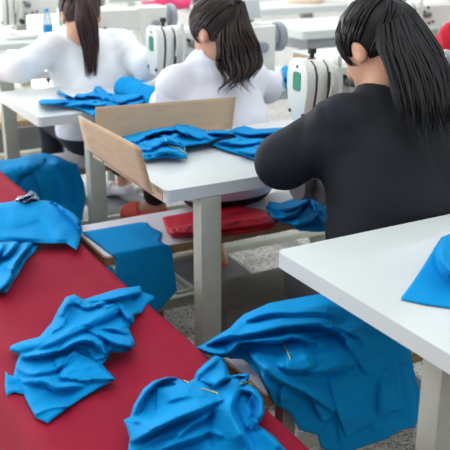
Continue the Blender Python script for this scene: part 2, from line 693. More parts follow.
def person(name, label, J, hair_mat, top, bottom, pony, opts):
    """J: joints in world coordinates; top/bottom: clothing dicts."""
    vox = opts.get('vox', .0075)
    root = thing(name, J['root'], label, 'person', opts.get('group'))
    org = np.array(J['root'], float)
    hc = np.array(J['head'])
    R = np.array(Euler((opts.get('nod', -.5), opts.get('roll', 0), opts.get('turn', 0)), 'XYZ').to_matrix() if False else
                 (Matrix.Rotation(opts.get('turn', 0), 3, 'Z') @ Matrix.Rotation(opts.get('roll', 0), 3, 'Y') @ Matrix.Rotation(-opts.get('nod', .5), 3, 'X')))
    hs = opts.get('hs', 1.0)
    w = lambda v: hc + R @ (np.array(v) * hs)     # head-local to world

    def arm_parts(p, side, off, last=True):
        s, e, wr = J['sho' + side], J['elb' + side], J['wri' + side]
        sc = opts.get('arm', 1)
        return [capsule(p, s, e, .045 * sc + off, .039 * sc + off), capsule(p, e, wr, .039 * sc + off, .026 * sc + off)]

    def torso_parts(p, off):
        pel, wa, ch, nk = J['pel'], J['wai'], J['che'], J['nec']
        def xcap(c, hw, r):
            c = np.array(c)
            return capsule(p, c - (hw, 0, 0), c + (hw, 0, 0), r + off, r + off)
        l = [xcap(pel, .085, .098), xcap(wa, .055, .088), xcap(ch, .07, .09),
             capsule(p, J['shoL'], J['nec'], .042 + off, .034 + off), capsule(p, J['shoR'], J['nec'], .042 + off, .034 + off),
             capsule(p, pel, wa, .11 + off, .1 + off), capsule(p, wa, ch, .1 + off, .1 + off), capsule(p, ch, nk, .1 + off, .05 + off)]
        return l

    def leg_parts(p, side, off):
        h, k, a = J['hip' + side], J['kne' + side], J['ank' + side]
        return [capsule(p, h, k, .078 + off, .056 + off), capsule(p, k, a, .052 + off, .034 + off)]

    # ---------------- body
    def body(p):
        l = torso_parts(p, -.006)
        d = union(l, .05)
        for sd in 'LR':
            d = smin(d, union(arm_parts(p, sd, -.008), .015), .03)
            d = smin(d, union(leg_parts(p, sd, -.008), .02), .03)
            a, t = np.array(J['ank' + sd]), np.array(J['toe' + sd])
            heel = a + (a - t) * .18 + np.array([0, 0, -.035])
            d = smin(d, union([capsule(p, a, heel, .03, .026), capsule(p, heel, t, .027, .018)], .02), .02)
        d = smin(d, capsule(p, J['nec'], w((0, -.022, -.05)), .052, .047), .03)
        hd = [ellips(p, w((0, -.012, .025)), np.array((.074, .094, .086)) * hs, R), ellips(p, w((0, .028, -.04)), np.array((.056, .066, .086)) * hs, R),
              capsule(p, w((0, .06, -.105)), w((0, .066, -.1)), .022 * hs, .02 * hs)]
        hd = union(hd, .03)
        hd = smin(hd, capsule(p, w((0, .088, .005)), w((0, .106, -.03)), .008 * hs, .012 * hs), .012)
        hd = smin(hd, capsule(p, w((-.015, .092, -.066)), w((.015, .092, -.066)), .008 * hs, .008 * hs), .01)
        for sg in (-1, 1):
            hd = smax(hd, -ellips(p, w((sg * .03, .096, .006)), np.array((.016, .012, .01)) * hs, R), .012)
            ear = ellips(p, w((sg * .076, -.004, -.012)), np.array((.011, .02, .033)) * hs, R)
            ear = smax(ear, -ellips(p, w((sg * .088, .002, -.008)), np.array((.008, .011, .02)) * hs, R), .006)
            hd = smin(hd, ear, .006)
        d = smin(d, hd, .02)
        # hands: palm, four fingers, thumb
        for sd, sg in (('L', 1), ('R', -1)):
            wr = np.array(J['wri' + sd])
            e = np.array(J['elb' + sd])
            f = wr - e
            f[2] *= .3
            f /= np.linalg.norm(f)
            side = np.array((f[1], -f[0], 0)) * sg     # towards the thumb
            side /= np.linalg.norm(side) + 1e-9
            dn = np.array((0, 0, -1.))
            k = wr + f * .05
            palm = [capsule(p, wr, k + side * .022, .021, .013), capsule(p, wr, k - side * .022, .021, .013), capsule(p, k + side * .022, k - side * .022, .013, .012)]
            d = smin(d, union(palm, .012), .014)
            for n_, (o_, L_) in enumerate(((.027, .066), (.009, .074), (-.009, .069), (-.026, .054))):
                a = k + side * o_ + f * .008
                b = a + f * L_ * .5 + dn * L_ * .12 + side * o_ * .25
                c = b + f * L_ * .38 + dn * L_ * .32
                d = smin(d, np.minimum(capsule(p, a, b, .0082, .0075), capsule(p, b, c, .0075, .0065)), .004)
            a = wr + f * .018 + side * .02
            b = a + f * .03 + side * .026 + dn * .008
            c = b + f * .026 + side * .004 + dn * .008
            d = smin(d, np.minimum(capsule(p, a, b, .011, .009), capsule(p, b, c, .009, .0075)), .006)
        return d
    pts = np.array([v for k, v in J.items() if k != 'root'])
    lo, hi = pts.min(0) - .19, pts.max(0) + .2
    lo[2] = max(0.001, lo[2])
    sdf_mesh('body', body, lo, hi, vox, M['skin'], root, org)

    # ---------------- top garment
    off = top['off']
    tl = np.array([J[k] for k in ('pel', 'wai', 'che', 'nec', 'shoL', 'shoR', 'elbL', 'elbR', 'wriL', 'wriR')])

    def topf(p):
        l = torso_parts(p, off)
        if top.get('boxy'):
            bw = top['boxy']
            for k0, k1 in (('pel', 'wai'), ('wai', 'che')):
                for sg in (-1, 1):
                    o_ = np.array((sg * bw, 0, 0))
                    l.append(capsule(p, np.array(J[k0]) + o_, np.array(J[k1]) + o_ * .9, .1, .098))
        d = union(l, .06)
        seam = 0
        for sd in 'LR':
            s, e, wr = [np.array(J[k + sd]) for k in ('sho', 'elb', 'wri')]
            so = top.get('sleeve', .012)
            e2 = e + (wr - e) * .88
            sc_ = opts.get('arm', 1)
            a = union([capsule(p, s, e, .05 * sc_ + so, .043 * sc_ + so), capsule(p, e, e2, .043 * sc_ + so, .029 * sc_ + so * .8)], .02)
            d = smin(d, a, .035)
            n_ = (e - s) / np.linalg.norm(e - s)
            pl_ = (p[0] - s[0]) * n_[0] + (p[1] - s[1]) * n_[1] + (p[2] - s[2]) * n_[2] + .012
            rd_ = np.sqrt((p[0] - s[0]) ** 2 + (p[1] - s[1]) ** 2 + (p[2] - s[2]) ** 2)
            seam = seam + np.exp(-(pl_ / .007) ** 2) * sstep(.125, .10, rd_)
        # neck opening
        d = smax(d, -capsule(p, np.array(J['nec']) + (0, .0, .0), w((0, -.01, -.04)), .058, .062), .01)
        col = top.get('collar')
        if col:
            n0 = np.array(J['nec'])
            n1 = n0 + (w((0, -.02, -.05)) - n0) * col
            ring = np.abs(capsule(p, n0, n1, .066, .062)) - .005
            dirn = (n1 - n0) / np.linalg.norm(n1 - n0)
            tpl = (p[0] - n1[0]) * dirn[0] + (p[1] - n1[1]) * dirn[1] + (p[2] - n1[2]) * dirn[2]
            tpl0 = (p[0] - n0[0]) * dirn[0] + (p[1] - n0[1]) * dirn[1] + (p[2] - n0[2]) * dirn[2]
            d = smin(d, np.maximum(np.maximum(ring, tpl), -tpl0 - .02), .012)
        if top.get('hood'):
            hp = top['hood']
            hd = [ellips(p, hp, (.115, .05, .05)), ellips(p, np.array(hp) + (0, -.012, -.05), (.085, .035, .06)),
                  capsule(p, np.array(hp) + (-.09, .03, .01), np.array(hp) + (-.05, .12, .0), .032, .02), capsule(p, np.array(hp) + (.09, .03, .01), np.array(hp) + (.05, .12, .0), .032, .02)]
            d = smin(d, union(hd, .03), .012)
        loc_ = .45
        for kk, rad_ in (('elbL', .11), ('elbR', .11), ('shoL', .08), ('shoR', .08), ('wai', .16)):
            c_ = J[kk]
            loc_ = loc_ + .9 * np.exp(-((p[0] - c_[0]) ** 2 + (p[1] - c_[1]) ** 2 + (p[2] - c_[2]) ** 2) / rad_ ** 2)
        d = d + wrinkle(p, top['seed'], top['amp'], top.get('freq', 26)) * loc_
        d = d + .0045 * seam
        d = smax(d, (top['hem'] - p[2]), .01)
        return d
    lo, hi = tl.min(0) - .17, tl.max(0) + .17
    sdf_mesh(top['name'], topf, lo, hi, opts.get('tvox', .0065), M[top['mat']], root, org)

    if top.get('cover'):
        e, wr = np.array(J['elbL']), np.array(J['wriL'])
        e0, e1 = e + (wr - e) * .22, wr + (wr - e) * np.array((.42, .42, -.3))

        def covf(p):
            d = capsule(p, e0, e1, .057, .050)
            ax_ = (e1 - e0) / np.linalg.norm(e1 - e0)
            al = (p[0] - e0[0]) * ax_[0] + (p[1] - e0[1]) * ax_[1] + (p[2] - e0[2]) * ax_[2]
            return np.maximum(d + wrinkle(p, 4, .003, 70), -al)
        P3 = np.array([e0, e1])
        c_ = sdf_mesh('sleeve_cover', covf, P3.min(0) - .09, P3.max(0) + .09, .005, M['blue'], root, org)
        c_['label'] = 'blue cloth cover over the left forearm'

    # ---------------- trousers
    bl = np.array([J[k] for k in ('pel', 'hipL', 'hipR', 'kneL', 'kneR', 'ankL', 'ankR')])

    def botf(p):
        pel = np.array(J['pel'])
        d = union([capsule(p, pel - (.085, 0, 0), pel + (.085, 0, 0), .105, .105), capsule(p, pel, J['wai'], .118, .1)], .05)
        for sd in 'LR':
            h, k, a = [np.array(J[q + sd]) for q in ('hip', 'kne', 'ank')]
            a2 = a + (k - a) * bottom.get('crop', .12)
            d = smin(d, union([capsule(p, h, k, .086, .064), capsule(p, k, a2, .06, .045)], .02), .03)
        d = d + wrinkle(p, 5, .003)
        return smax(d, p[2] - (J['wai'][2] - .03), .01)
    lo, hi = bl.min(0) - .15, bl.max(0) + .15
    lo[2] = max(.001, lo[2])
    sdf_mesh('trousers', botf, lo, hi, .009, M[bottom['mat']], root, org)

    # ---------------- shoes
    for sd in 'LR':
        a, t = np.array(J['ank' + sd]), np.array(J['toe' + sd])
        heel = a + (a - t) * .2 + np.array([0, 0, -.04])
        t2 = t + np.array([0, 0, -.006])
        n_ = t2 - heel
        n_ = n_ / np.linalg.norm(n_)
        upv = np.array((0, 0, 1.)) - n_ * n_[2]
        upv /= np.linalg.norm(upv)

        def shoe(p):
            d = union([capsule(p, heel, t2, .037, .032), capsule(p, t2 - n_ * .05, t2, .04, .033)], .02)
            hgt = (p[0] - heel[0]) * upv[0] + (p[1] - heel[1]) * upv[1] + (p[2] - heel[2]) * upv[2]
            al = (p[0] - heel[0]) * n_[0] + (p[1] - heel[1]) * n_[1] + (p[2] - heel[2]) * n_[2]
            d = smax(d, -(hgt + .027), .004)
            if bottom['shoe'] == 'clog':     # open heel
                d = smax(d, hgt - np.where(al < .08, -.005, .05), .008)
            else:
                d = smax(d, hgt - np.where(al < .09, .022, .05), .008)
            return d
        P3 = np.array([heel, t2])
        sdf_mesh(bottom['shoe'], shoe, P3.min(0) - .06, P3.max(0) + .06, .005, M[bottom['shoe_mat']], root, org)

    # ---------------- hair
    V, Fc = [], []

    def addgeo(v, f):
        o = len(V)
        V.extend([np.array(x) for x in v])
        Fc.extend([tuple(i + o for i in q) for q in f])

    def cap(p):
        d = ellips(p, w((0, -.014, .026)), np.array((.0815, .100, .0925)) * hs, R)
        x, y, z = p[0] - hc[0], p[1] - hc[1], p[2] - hc[2]
        ly = R[0, 1] * x + R[1, 1] * y + R[2, 1] * z
        lz = R[0, 2] * x + R[1, 2] * y + R[2, 2] * z
        lx = R[0, 0] * x + R[1, 0] * y + R[2, 0] * z
        cut = (-.036 + .76 * (ly / hs)) - lz / hs
        d = smax(d, cut * .8 * hs, .008)
        for sg in (-1, 1):
            d = smax(d, -ellips(p, w((sg * .085, .004, -.022)), np.array((.032, .026, .034)) * hs, R), .006)
        return d
    P = grid(hc - .16, hc + .16, .006)
    v, f = surface_nets(cap(P).astype(np.float32), hc - .16, .006)
    addgeo(v, f)
    base_l = np.array(pony['base'])
    r_ = np.random.default_rng(3)
    crs = np.array((.083, .1015, .094)) * 1.0
    cc_ = np.array((0, -.014, .026))

    def on_skull(v, lift=0):
        d = (v - cc_) / crs
        d /= np.linalg.norm(d)
        return cc_ + d * (crs + lift)
    for i in range(200):
        an = 2 * PI * (i + r_.uniform(-.3, .3)) / 200
        yy = .098 * math.cos(an) - .012
        zz_ = -.028 + .72 * yy + (.05 if abs(yy - .004) < .026 else 0)
        st = np.array((.085 * math.sin(an), yy, zz_))
        st = on_skull(st)
        en = on_skull(base_l + r_.normal(size=3) * .006)
        pl = []
        for u in np.linspace(0, 1, 12):
            m_ = st * (1 - u) + en * u
            pl.append(Vector(w(on_skull(m_, .0008 + .002 * math.sin(PI * u)))))
        v, f = tube_geo(pl, .0034 * hs, 5, lambda t: .6 + .5 * math.sin(PI * min(t * 1.1, 1)))
        addgeo(v, f)
    # loose strands in front of the ears
    for sg in (-1, 1):
        for i in range(7):
            st = on_skull(np.array((sg * .07, .045 + .006 * i, .05)))
            pl = [Vector(w(on_skull(st * (1 - u) + np.array((sg * .075, .035 + .007 * i, -.05)) * u, .002 + .004 * u))) for u in np.linspace(0, 1, 8)]
            v, f = tube_geo(pl, .003, 4, lambda t: 1.1 - t)
            addgeo(v, f)
    # pony tail
    gl = [w(on_skull(base_l))] + [np.array(q) for q in pony['path']]
    gd = smooth_line(gl, 30)
    for i in range(pony.get('n', 90)):
        rr = math.sqrt(r_.uniform(0, 1))
        an = r_.uniform(0, 2 * PI)
        ox, oy = rr * math.cos(an), rr * math.sin(an)
        end = r_.uniform(pony.get('short', .82), 1)
        ph = r_.uniform(0, 6.28)
        clump = int((an / (2 * PI)) * 5)
        pl = []
        for k in range(26):
            t = k / 25 * end
            g = gd[min(int(t * 29), 29)]
            g2 = gd[min(int(t * 29) + 1, 29)]
            fr = t * 29 - int(t * 29)
            g = g * (1 - fr) + g2 * fr
            wd = pony['width'](t)
            lat = np.array(pony['lat'])
            dep = np.array(pony['dep'])
            cl = pony.get('curl', 0) * sstep(.45, 1, np.array(t)) * wd
            wob = .09 * wd * math.sin(7 * t + ph)
            g = g + lat * (ox * wd + wob + cl * math.sin(13 * t + clump * 1.7)) + dep * (oy * wd * pony.get('flat', .55) + cl * .7 * math.cos(13 * t + clump * 1.7))
            pl.append(Vector(g))
        v, f = tube_geo(pl, pony.get('r', .0048), 5, lambda t: (.75 + .4 * math.sin(PI * min(1, t * 1.3))) * (1 if t < .75 else max(.12, (1 - t) * 4)))
        addgeo(v, f)
    V2 = [x - org for x in V]
    link('hair', mesh_from('hair', V2, Fc), hair_mat, root)
    # hair tie
    b = MB()
    c0 = w(on_skull(base_l, .006))
    b.sphere(Vector(c0 - org), .017, (1, 1, .8), 12)
    b.build('hair_tie', M['dark'], root)
    return root


# ================================================================== SETTING
def struct(name, mb, m):
    o = mb.build(name, m)
    o['kind'] = 'structure'
    return o


X0, X1, Y0, Y1, ZC = -5.5, 9.5, -1.5, 15.0, 3.4
struct('floor', MB().box((X0, Y0, -.1), (X1, Y1, 0)), M['floor'])
# back wall with three window openings
b = MB()
b.box((X0, Y1, 0), (X1, Y1 + .2, .9))
b.box((X0, Y1, 2.7), (X1, Y1 + .2, ZC))
xs = [X0, -4.6, -1.2, -.4, 3.0, 3.8, 7.2, X1]
for i in range(0, 8, 2):
    b.box((xs[i], Y1, .9), (xs[i + 1], Y1 + .2, 2.7))
struct('wall_back', b, M['wall'])
glass = mat('window_glass', (240, 244, 248), .05, var=0, trans=1)
for n_, i in enumerate((1, 3, 5)):
    fr = MB()
    a, c_ = xs[i], xs[i + 1]
    for x in (a, (a + c_) / 2 - .03, c_ - .06):
        fr.box((x, Y1 + .06, .9), (x + .06, Y1 + .12, 2.7))
    for z in (.9, 2.64):
        fr.box((a, Y1 + .06, z), (c_, Y1 + .12, z + .06))
    o = struct('window_%d' % (n_ + 1), fr, M['rail'])
    g = MB().box((a, Y1 + .085, .96), (c_, Y1 + .09, 2.64)).build('pane', glass, o)
# left wall with a long window band
b = MB()
b.box((X0 - .2, Y0, 0), (X0, Y1, .9))
b.box((X0 - .2, Y0, 2.8), (X0, Y1, ZC))
for y in (Y0, 3.2, 8.2, 14.4):
    b.box((X0 - .2, y, .9), (X0, y + .6, 2.8))
struct('wall_left', b, M['wall'])
b = MB()
b.box((X1, Y0, 0), (X1 + .2, Y1, ZC))
struct('wall_right', b, M['wall'])

# ceiling tubes: one fitting over each aisle
LIGHTS = []
for i, (x, y) in enumerate(((0.2, 1.2), (0.2, 4.2), (0.2, 7.2), (3.4, 1.2), (3.4, 4.2), (3.4, 7.2))):
    ld = bpy.data.lights.new('tube_light', 'AREA')
    ld.shape = 'RECTANGLE'
    ld.size, ld.size_y = 2.4, .25
    ld.energy = (20, 36, 52)[i % 3]
    ld.color = (.95, .98, 1)
    lo_ = bpy.data.objects.new('tube_light', ld)
    lo_.location = (x, y, 3.0)
    C.objects.link(lo_)
# daylight through the windows on the left
for y in (5.5, 11):
    ld = bpy.data.lights.new('window_light', 'AREA')
    ld.shape = 'RECTANGLE'
    ld.size, ld.size_y = 4.6, 1.8
    ld.energy = 215
    ld.color = (.97, .99, 1)
    lo_ = bpy.data.objects.new('window_light', ld)
    lo_.location = (X0 + .05, y, 1.9)
    lo_.rotation_euler = (PI / 2, 0, -PI / 2)
    C.objects.link(lo_)
ld = bpy.data.lights.new('window_light', 'AREA')
ld.shape = 'RECTANGLE'
ld.size, ld.size_y = 9, 1.8
ld.energy = 900
lo_ = bpy.data.objects.new('window_light', ld)
lo_.location = (1, Y1 - .1, 1.9)
lo_.rotation_euler = (-PI / 2, 0, 0)
C.objects.link(lo_)

w_ = bpy.data.worlds.new('world')
scene.world = w_
w_.use_nodes = True
bg = w_.node_tree.nodes['Background']
bg.inputs['Color'].default_value = (.93, .97, 1, 1)
bg.inputs['Strength'].default_value = .9
wt = w_.node_tree
wtc = wt.nodes.new('ShaderNodeTexCoord')
wsp = wt.nodes.new('ShaderNodeSeparateXYZ')
wrp = wt.nodes.new('ShaderNodeValToRGB')
wrp.color_ramp.elements[0].position = .0
wrp.color_ramp.elements[0].color = (.30, .305, .31, 1)
wrp.color_ramp.elements[1].position = .42
wrp.color_ramp.elements[1].color = (.93, .97, 1, 1)
wt.links.new(wtc.outputs['Generated'], wsp.inputs['Vector'])
wt.links.new(wsp.outputs['Z'], wrp.inputs['Fac'])
wt.links.new(wrp.outputs['Color'], bg.inputs['Color'])


# ================================================================== SEWING TABLES
TT = .75       # table height


def rounded(x0, y0, x1, y1, r, n=5):
    out = []
    for cx, cy, a0 in ((x1 - r, y1 - r, 0), (x0 + r, y1 - r, 90), (x0 + r, y0 + r, 180), (x1 - r, y0 + r, 270)):
        for k in range(n + 1):
            a = math.radians(a0 + 90 * k / n)
            out.append((cx + r * math.cos(a), cy + r * math.sin(a)))
    return out


def make_table(name, label, group):
    """origin on the floor below the left near corner of the top"""
    t = thing(name, (0, 0, 0), label, 'table', group)
    L, D = 1.36, .54
    top = MB().prism(rounded(0, 0, L, D, .018), 'z', TT - .004, TT, 0).prism(rounded(.0, .0, L, D, .018), 'z', TT - .034, TT - .004)
    o = top.build('tabletop', M['laminate'], t)
    for x in (.10, L - .16):
        lg = MB().box((x, .0, .05), (x + .062, .05, TT - .034), .004)
        l = lg.build('leg', M['leg'], t)
        ft = MB().box((x + .005, -.0, .06), (x + .06, .56, .105), .006)
        ft.build('foot_beam', M['rail'], t)
        for yy in (.04, .5):
            cs = MB()
            cs.cyl((x + .018, yy, .028), (x + .045, yy, .028), .027, n=14, bev=.004)
            cs.box((x + .022, yy - .012, .03), (x + .041, yy + .012, .07), .003)
            cs.build('caster', M['dark'], t)
    MB().box((.16, -.02, .1), (L - .12, .02, .13), .004).build('crossbar', M['rail'], t)
    pd = thing_part('pedal', t)
    MB().box((.47, -.245, .10), (.73, .035, .112), .006, rot=(.06, 0, 0)).build('pedal', M['pedal'], t)
    fr = MB()
    fr.box((.455, -.26, .085), (.475, .045, .105), .003)
    fr.box((.725, -.26, .085), (.745, .045, .105), .003)
    fr.box((.40, -.265, .085), (.80, -.245, .1), .003)
    fr.build('pedal_frame', M['rail'], t)
    mo = MB().box((.60, .14, .56), (.78, .34, .69), .03).cyl((.56, .24, .62), (.6, .24, .62), .05, n=20)
    mo.build('motor', M['grey'], t)
    cd = MB().tube(smooth_line([(.66, .14, .6), (.655, .10, .5), (.66, .09, .36), (.68, .12, .2), (.72, .1, .12)], 20), .005, 6)
    cd.sphere((.655, .1, .52), .014, (1, 1, 1.6), 10)
    cd.build('cord', M['dark'], t)
    return t


def thing_part(*a): return None


def place(o, x, y, z=0, label=None, group=None):
    o.location = (x, y, z)
    if label: o['label'] = label
    if group: o['group'] = group
    return o


TG = 'white sewing tables in rows'
table0 = make_table('sewing_table', '', TG)
place(table0, .87, 1.88, 0, 'white sewing table holding the bent cardboard screen, woman in black at it')
tA = place(copy_tree(table0), .895, .855, 0, 'nearest white table with a flat blue piece, behind the woman in black')
for ch in tA.children:
    if ch.name.split('.')[0] in ('leg', 'foot_beam', 'caster') and min(v.co.x for v in ch.data.vertices) < .2:
        ch.location.x = -.065
        if ch.name.startswith('leg'):
            ch.location.y = .07
tB = place(copy_tree(table0), .845, 2.87, 0, 'white sewing table with blue cloth in front of the woman in white hoodie')
for ch in tB.children:
    if ch.name.startswith('leg') and abs(min(v.co.x for v in ch.data.vertices) - .1) < .02:
        ch.location.x = .075
        ch.location.y = -.01
tC = place(copy_tree(table0), .86, 3.80, 0, 'white sewing table the woman in plain white shirt leans on')
MB().box((-.002, .02, TT - .033), (.0, .52, TT - .005)).build('edge_band', M['card'], table0)
tD = place(copy_tree(tC), .86, 4.78, 0, 'far white sewing table with a small water bottle standing on it')


# ================================================================== BENCHES
def make_bench(name, label, group, L=1.15, D=.27):
    t = thing(name, (0, 0, 0), label, 'bench', group)
    Z = .45
    MB().prism(rounded(0.004, .004, L, D, .02), 'z', Z - .004, Z).build('seat_board', M['bench_top'], t)
    MB().prism(rounded(0, 0, L, D, .02), 'z', Z - .028, Z - .004).build('wood_edge', M['wood'], t)
    for x in (.06, L - .10):
        for y in (.03, D - .065):
            MB().box((x, y, .0), (x + .035, y + .035, Z - .028), .003).build('leg', M['leg'], t)
    MB().box((.07, D - .055, .1), (L - .07, D - .03, .14), .004).build('stretcher', M['rail'], t)
    return t


BG = 'low work benches behind the tables'
bench0 = make_bench('bench', '', BG, D=.305)
bench1 = make_bench('bench', '', BG)
place(bench0, .83, 2.235, 0, 'low white bench with wood edge under the hoodie woman, blue sheet over its end')
bA = place(bench1, .84, 1.33, 0, 'low white bench almost buried under the largest blue pile')
bB = place(copy_tree(bench1), .86, 3.2, 0, 'low bench covered by blue cloth beside the woman in plain white shirt')
bC = place(copy_tree(bench1), .62, 4.16, 0, 'bare low bench of pale wood seen far back under the white tables')
for ch in bC.children:
    if ch.name.startswith('seat_board') or ch.name.startswith('wood_edge'):
        ch.data = ch.data.copy()
        ch.data.materials[0] = M['plank']

# ================================================================== RED COVERED BENCH
ZR = .50
t = thing('fabric_bench', (.5, 1.6, 0), 'long low bench draped with dark red cloth in the foreground', 'bench')
xr0, xr1 = .335, .765


def red_base(r, q):
    z = np.full(np.shape(r), ZR - .004) - .006 * np.sin(np.clip((r - xr0) / (xr1 - xr0), 0, 1) * PI)
    return z


V, Fc = [], []
ys = np.linspace(.55, 3.6, 140)
prof = [(xr0 - .045, .03), (xr0 - .035, .2), (xr0 - .022, .38), (xr0 - .012, ZR - .05), (xr0 - .004, ZR - .015), (xr0 + .012, ZR - .002)]
prof += [(x, None) for x in np.linspace(xr0 + .035, xr1 - .03, 24)]
prof += [(xr1 - .012, ZR + .003), (xr1, ZR + .001), (xr1 + .006, ZR - .012), (xr1 + .004, .4), (xr1 + .008, .2), (xr1 + .012, .03)]
prof = np.array([(a, ZR - .003 - .006 * math.sin((a - xr0) / (xr1 - xr0) * PI) if z is None else z) for a, z in prof])
n_ = len(prof)
for i, y in enumerate(ys):
    for j, (x, z) in enumerate(prof):
        dn = max(0, (ZR - z)) / ZR
        wob = .012 * dn * math.sin(y * 22 + 2 * math.sin(y * 6)) + .004 * math.sin(y * 5 + 1)
        zz = z + (.0022 * math.sin(y * 9 + x * 14) * math.sin(x * 21 + y * 3) if z > ZR - .02 else 0)
        V.append((x + wob - .5, y - 1.6, zz))
for i in range(len(ys) - 1):
    for j in range(n_ - 1):
        a = i * n_ + j
        Fc.append((a, a + 1, a + n_ + 1, a + n_))
o = link('red_cover', mesh_from('red_cover', V, Fc), M['red_cover'], t)
md = o.modifiers.new('thickness', 'SOLIDIFY')
md.thickness = .003
md.offset = -1
MB().box((xr0 + .02 - .5, .56 - 1.6, ZR - .05), (xr1 - .015 - .5, 3.58 - 1.6, ZR - .016), .004).build('board', M['plank'], t)
for x in (xr0 + .03, xr1 - .06):
    for y in (.7, 2.0, 3.4):
        MB().box((x - .5, y - 1.6, 0), (x - .46, y - 1.56, ZR - .05), .003).build('leg', M['leg'], t)

# ================================================================== BLUE CLOTHS
# heap in the middle of the red bench
Z8 = lambda pts: zs(pts, 0, 280, 2.8125)
oB = Z8([(15, 255), (24, 266), (38, 270), (45, 235), (55, 210), (25, 197), (30, 185), (60, 172), (110, 160), (145, 120), (165, 80), (185, 48), (210, 40), (235, 55), (255, 48), (330, 25), (395, 16), (401, 33),
         (432, 44), (434, 52), (412, 68), (400, 90), (378, 100), (378, 120), (362, 135), (380, 175), (372, 195), (340, 205), (312, 203), (300, 225), (288, 238), (327, 280), (280, 303), (225, 335),
         (150, 390), (135, 403), (100, 388), (80, 350), (66, 320), (40, 316), (18, 325), (13, 300)])
hB = hump(ZR - .004, [(.56, 1.83, .12, .24, .05)])
cB = cloth('blue_garment', oB, hB, folds=[
    (Z8([(40, 190), (130, 172), (220, 128), (300, 95), (350, 55)]), 10, 6, .020),
    (Z8([(60, 215), (150, 200), (215, 172), (262, 172), (300, 205)]), 5, 4, .020),
    (Z8([(230, 130), (280, 150), (330, 175), (375, 185)]), 6, 4, .018),
    (Z8([(170, 110), (185, 70), (212, 55)]), 5, 4, .014),
    (Z8([(215, 60), (250, 75), (330, 50), (395, 30)]), 4, 4, .016),
    (Z8([(255, 62), (290, 62), (320, 62)]), 4, 3, -.018),
    (Z8([(330, 60), (350, 95), (370, 118)]), 5, 4, .014),
    (Z8([(250, 140), (310, 135), (360, 150)]), 4, 3, .012),
    (Z8([(55, 245), (90, 262), (150, 250), (190, 215)]), 6, 5, .012),
    (Z8([(70, 280), (130, 285), (165, 300), (230, 290)]), 6, 3, .014),
    (Z8([(30, 290), (60, 300), (75, 330)]), 4, 5, -.008),
    (Z8([(180, 170), (150, 215), (165, 260)]), 4, 4, -.010),
    (Z8([(110, 165), (170, 130), (200, 80)]), 6, 5, .012),
], flaps=[(Z8([(205, 195), (260, 225), (327, 280), (225, 283), (165, 275), (180, 235)]), .018, 9),
           (Z8([(145, 150), (165, 85), (190, 47), (215, 41), (240, 58), (212, 74), (192, 98), (180, 130)]), .010, 4),
           (Z8([(60, 215), (150, 168), (240, 132), (292, 168), (302, 218), (268, 226), (232, 186), (150, 203), (80, 218)]), .012, 6),
           (Z8([(300, 152), (340, 155), (377, 168), (378, 192), (340, 202), (308, 196)]), .012, 5),
           (Z8([(250, 60), (330, 32), (400, 20), (402, 34), (340, 62), (300, 80)]), .010, 4)],
    noise=.002, nscale=8, ndir=-.45, seed=4, step=1.1, edge=4, auto=9, ah=.006, fh=1.45, h0=.005)
tag(cB, 'crumpled blue garment lying alone mid-way along the red bench', 'garment', 'blue garments and cut pieces')

# heap at the bottom of the frame
Zc = lambda pts: zs(pts, 120, 340, 2.5)
oC = Zc([(9, 200), (25, 192), (33, 165), (58, 122), (85, 101), (118, 92), (150, 98), (168, 106), (186, 96), (190, 80), (210, 60), (240, 35), (255, 42), (268, 66), (276, 88), (322, 82), (324, 92), (318, 106), (345, 125), (360, 150),
         (362, 185), (346, 212), (385, 240), (416, 275), (432, 305), (420, 330), (30, 335), (18, 290), (24, 245), (18, 222)])
hC = hump(ZR - .004, [(.62, 1.28, .14, .13, .045)])
C1 = lambda pts: zs(pts, 120, 340, 4.09)
C2 = lambda pts: zs(pts, 200, 340, 4.09)
cC = cloth('blue_garment', oC, hC, folds=[
    (C1([(52, 300), (88, 232), (145, 170), (195, 150), (262, 152)]), 4.5, 5, .026, (.6, 1)),
    (C1([(150, 184), (190, 186), (228, 186)]), 5, 4, -.022),
    (C1([(55, 410), (130, 365), (220, 325), (320, 282), (412, 244)]), 6, 8, .034),
    (C1([(160, 262), (250, 235), (330, 225), (400, 226)]), 5, 8, .016),
    (C1([(210, 440), (275, 360), (330, 322), (392, 300)]), 5, 6, .022),
    (C1([(345, 345), (365, 320), (390, 295)]), 4, 4, -.020),
    (C1([(150, 450), (250, 420), (330, 388), (365, 360)]), 5, 6, .022),
    (C1([(40, 330), (80, 335), (130, 358)]), 4, 5, .014),
    (C1([(312, 150), (350, 110), (405, 72)]), 5, 7, .010),
    (C2([(58, 192), (72, 176), (100, 160), (128, 150)]), 3.5, 4, .020, (.3, 1)),
    (C2([(76, 184), (100, 178), (122, 164)]), 2.5, 2.5, -.022),
    (C2([(126, 148), (165, 140), (198, 146), (196, 160), (168, 180)]), 3.5, 4, .018, (0, 1)),
    (C2([(160, 190), (135, 240), (120, 300), (150, 370), (190, 440)]), 7, 9, .030, (1, .2)),
    (C2([(178, 196), (225, 205), (256, 245), (254, 300), (226, 350)]), 5, 6, .026, (1, .3)),
    (C2([(205, 240), (222, 290), (205, 345), (190, 390)]), 4, 4, -.020),
    (C2([(60, 300), (40, 360), (50, 430)]), 5, 6, -.012),
    (C2([(250, 350), (290, 400), (345, 450)]), 5, 7, .018, (1, -.2)),
    (C2([(0, 380), (50, 370), (110, 400)]), 5, 6, .016),
], flaps=[(C2([(180, 352), (214, 318), (242, 338), (206, 374)]), .012, 3), (C1([(300, 145), (400, 58), (440, 105), (430, 150), (392, 192), (340, 170)]), .014, 6),
          (C1([(150, 200), (236, 184), (330, 196), (404, 218), (424, 246), (270, 305), (120, 372), (150, 300)]), .010, 6)],
    noise=.0018, nscale=9, ndir=-.4, seed=9, step=1.15, edge=4, auto=4, ah=.005, fh=1.3, asc=1.3, h0=.005)
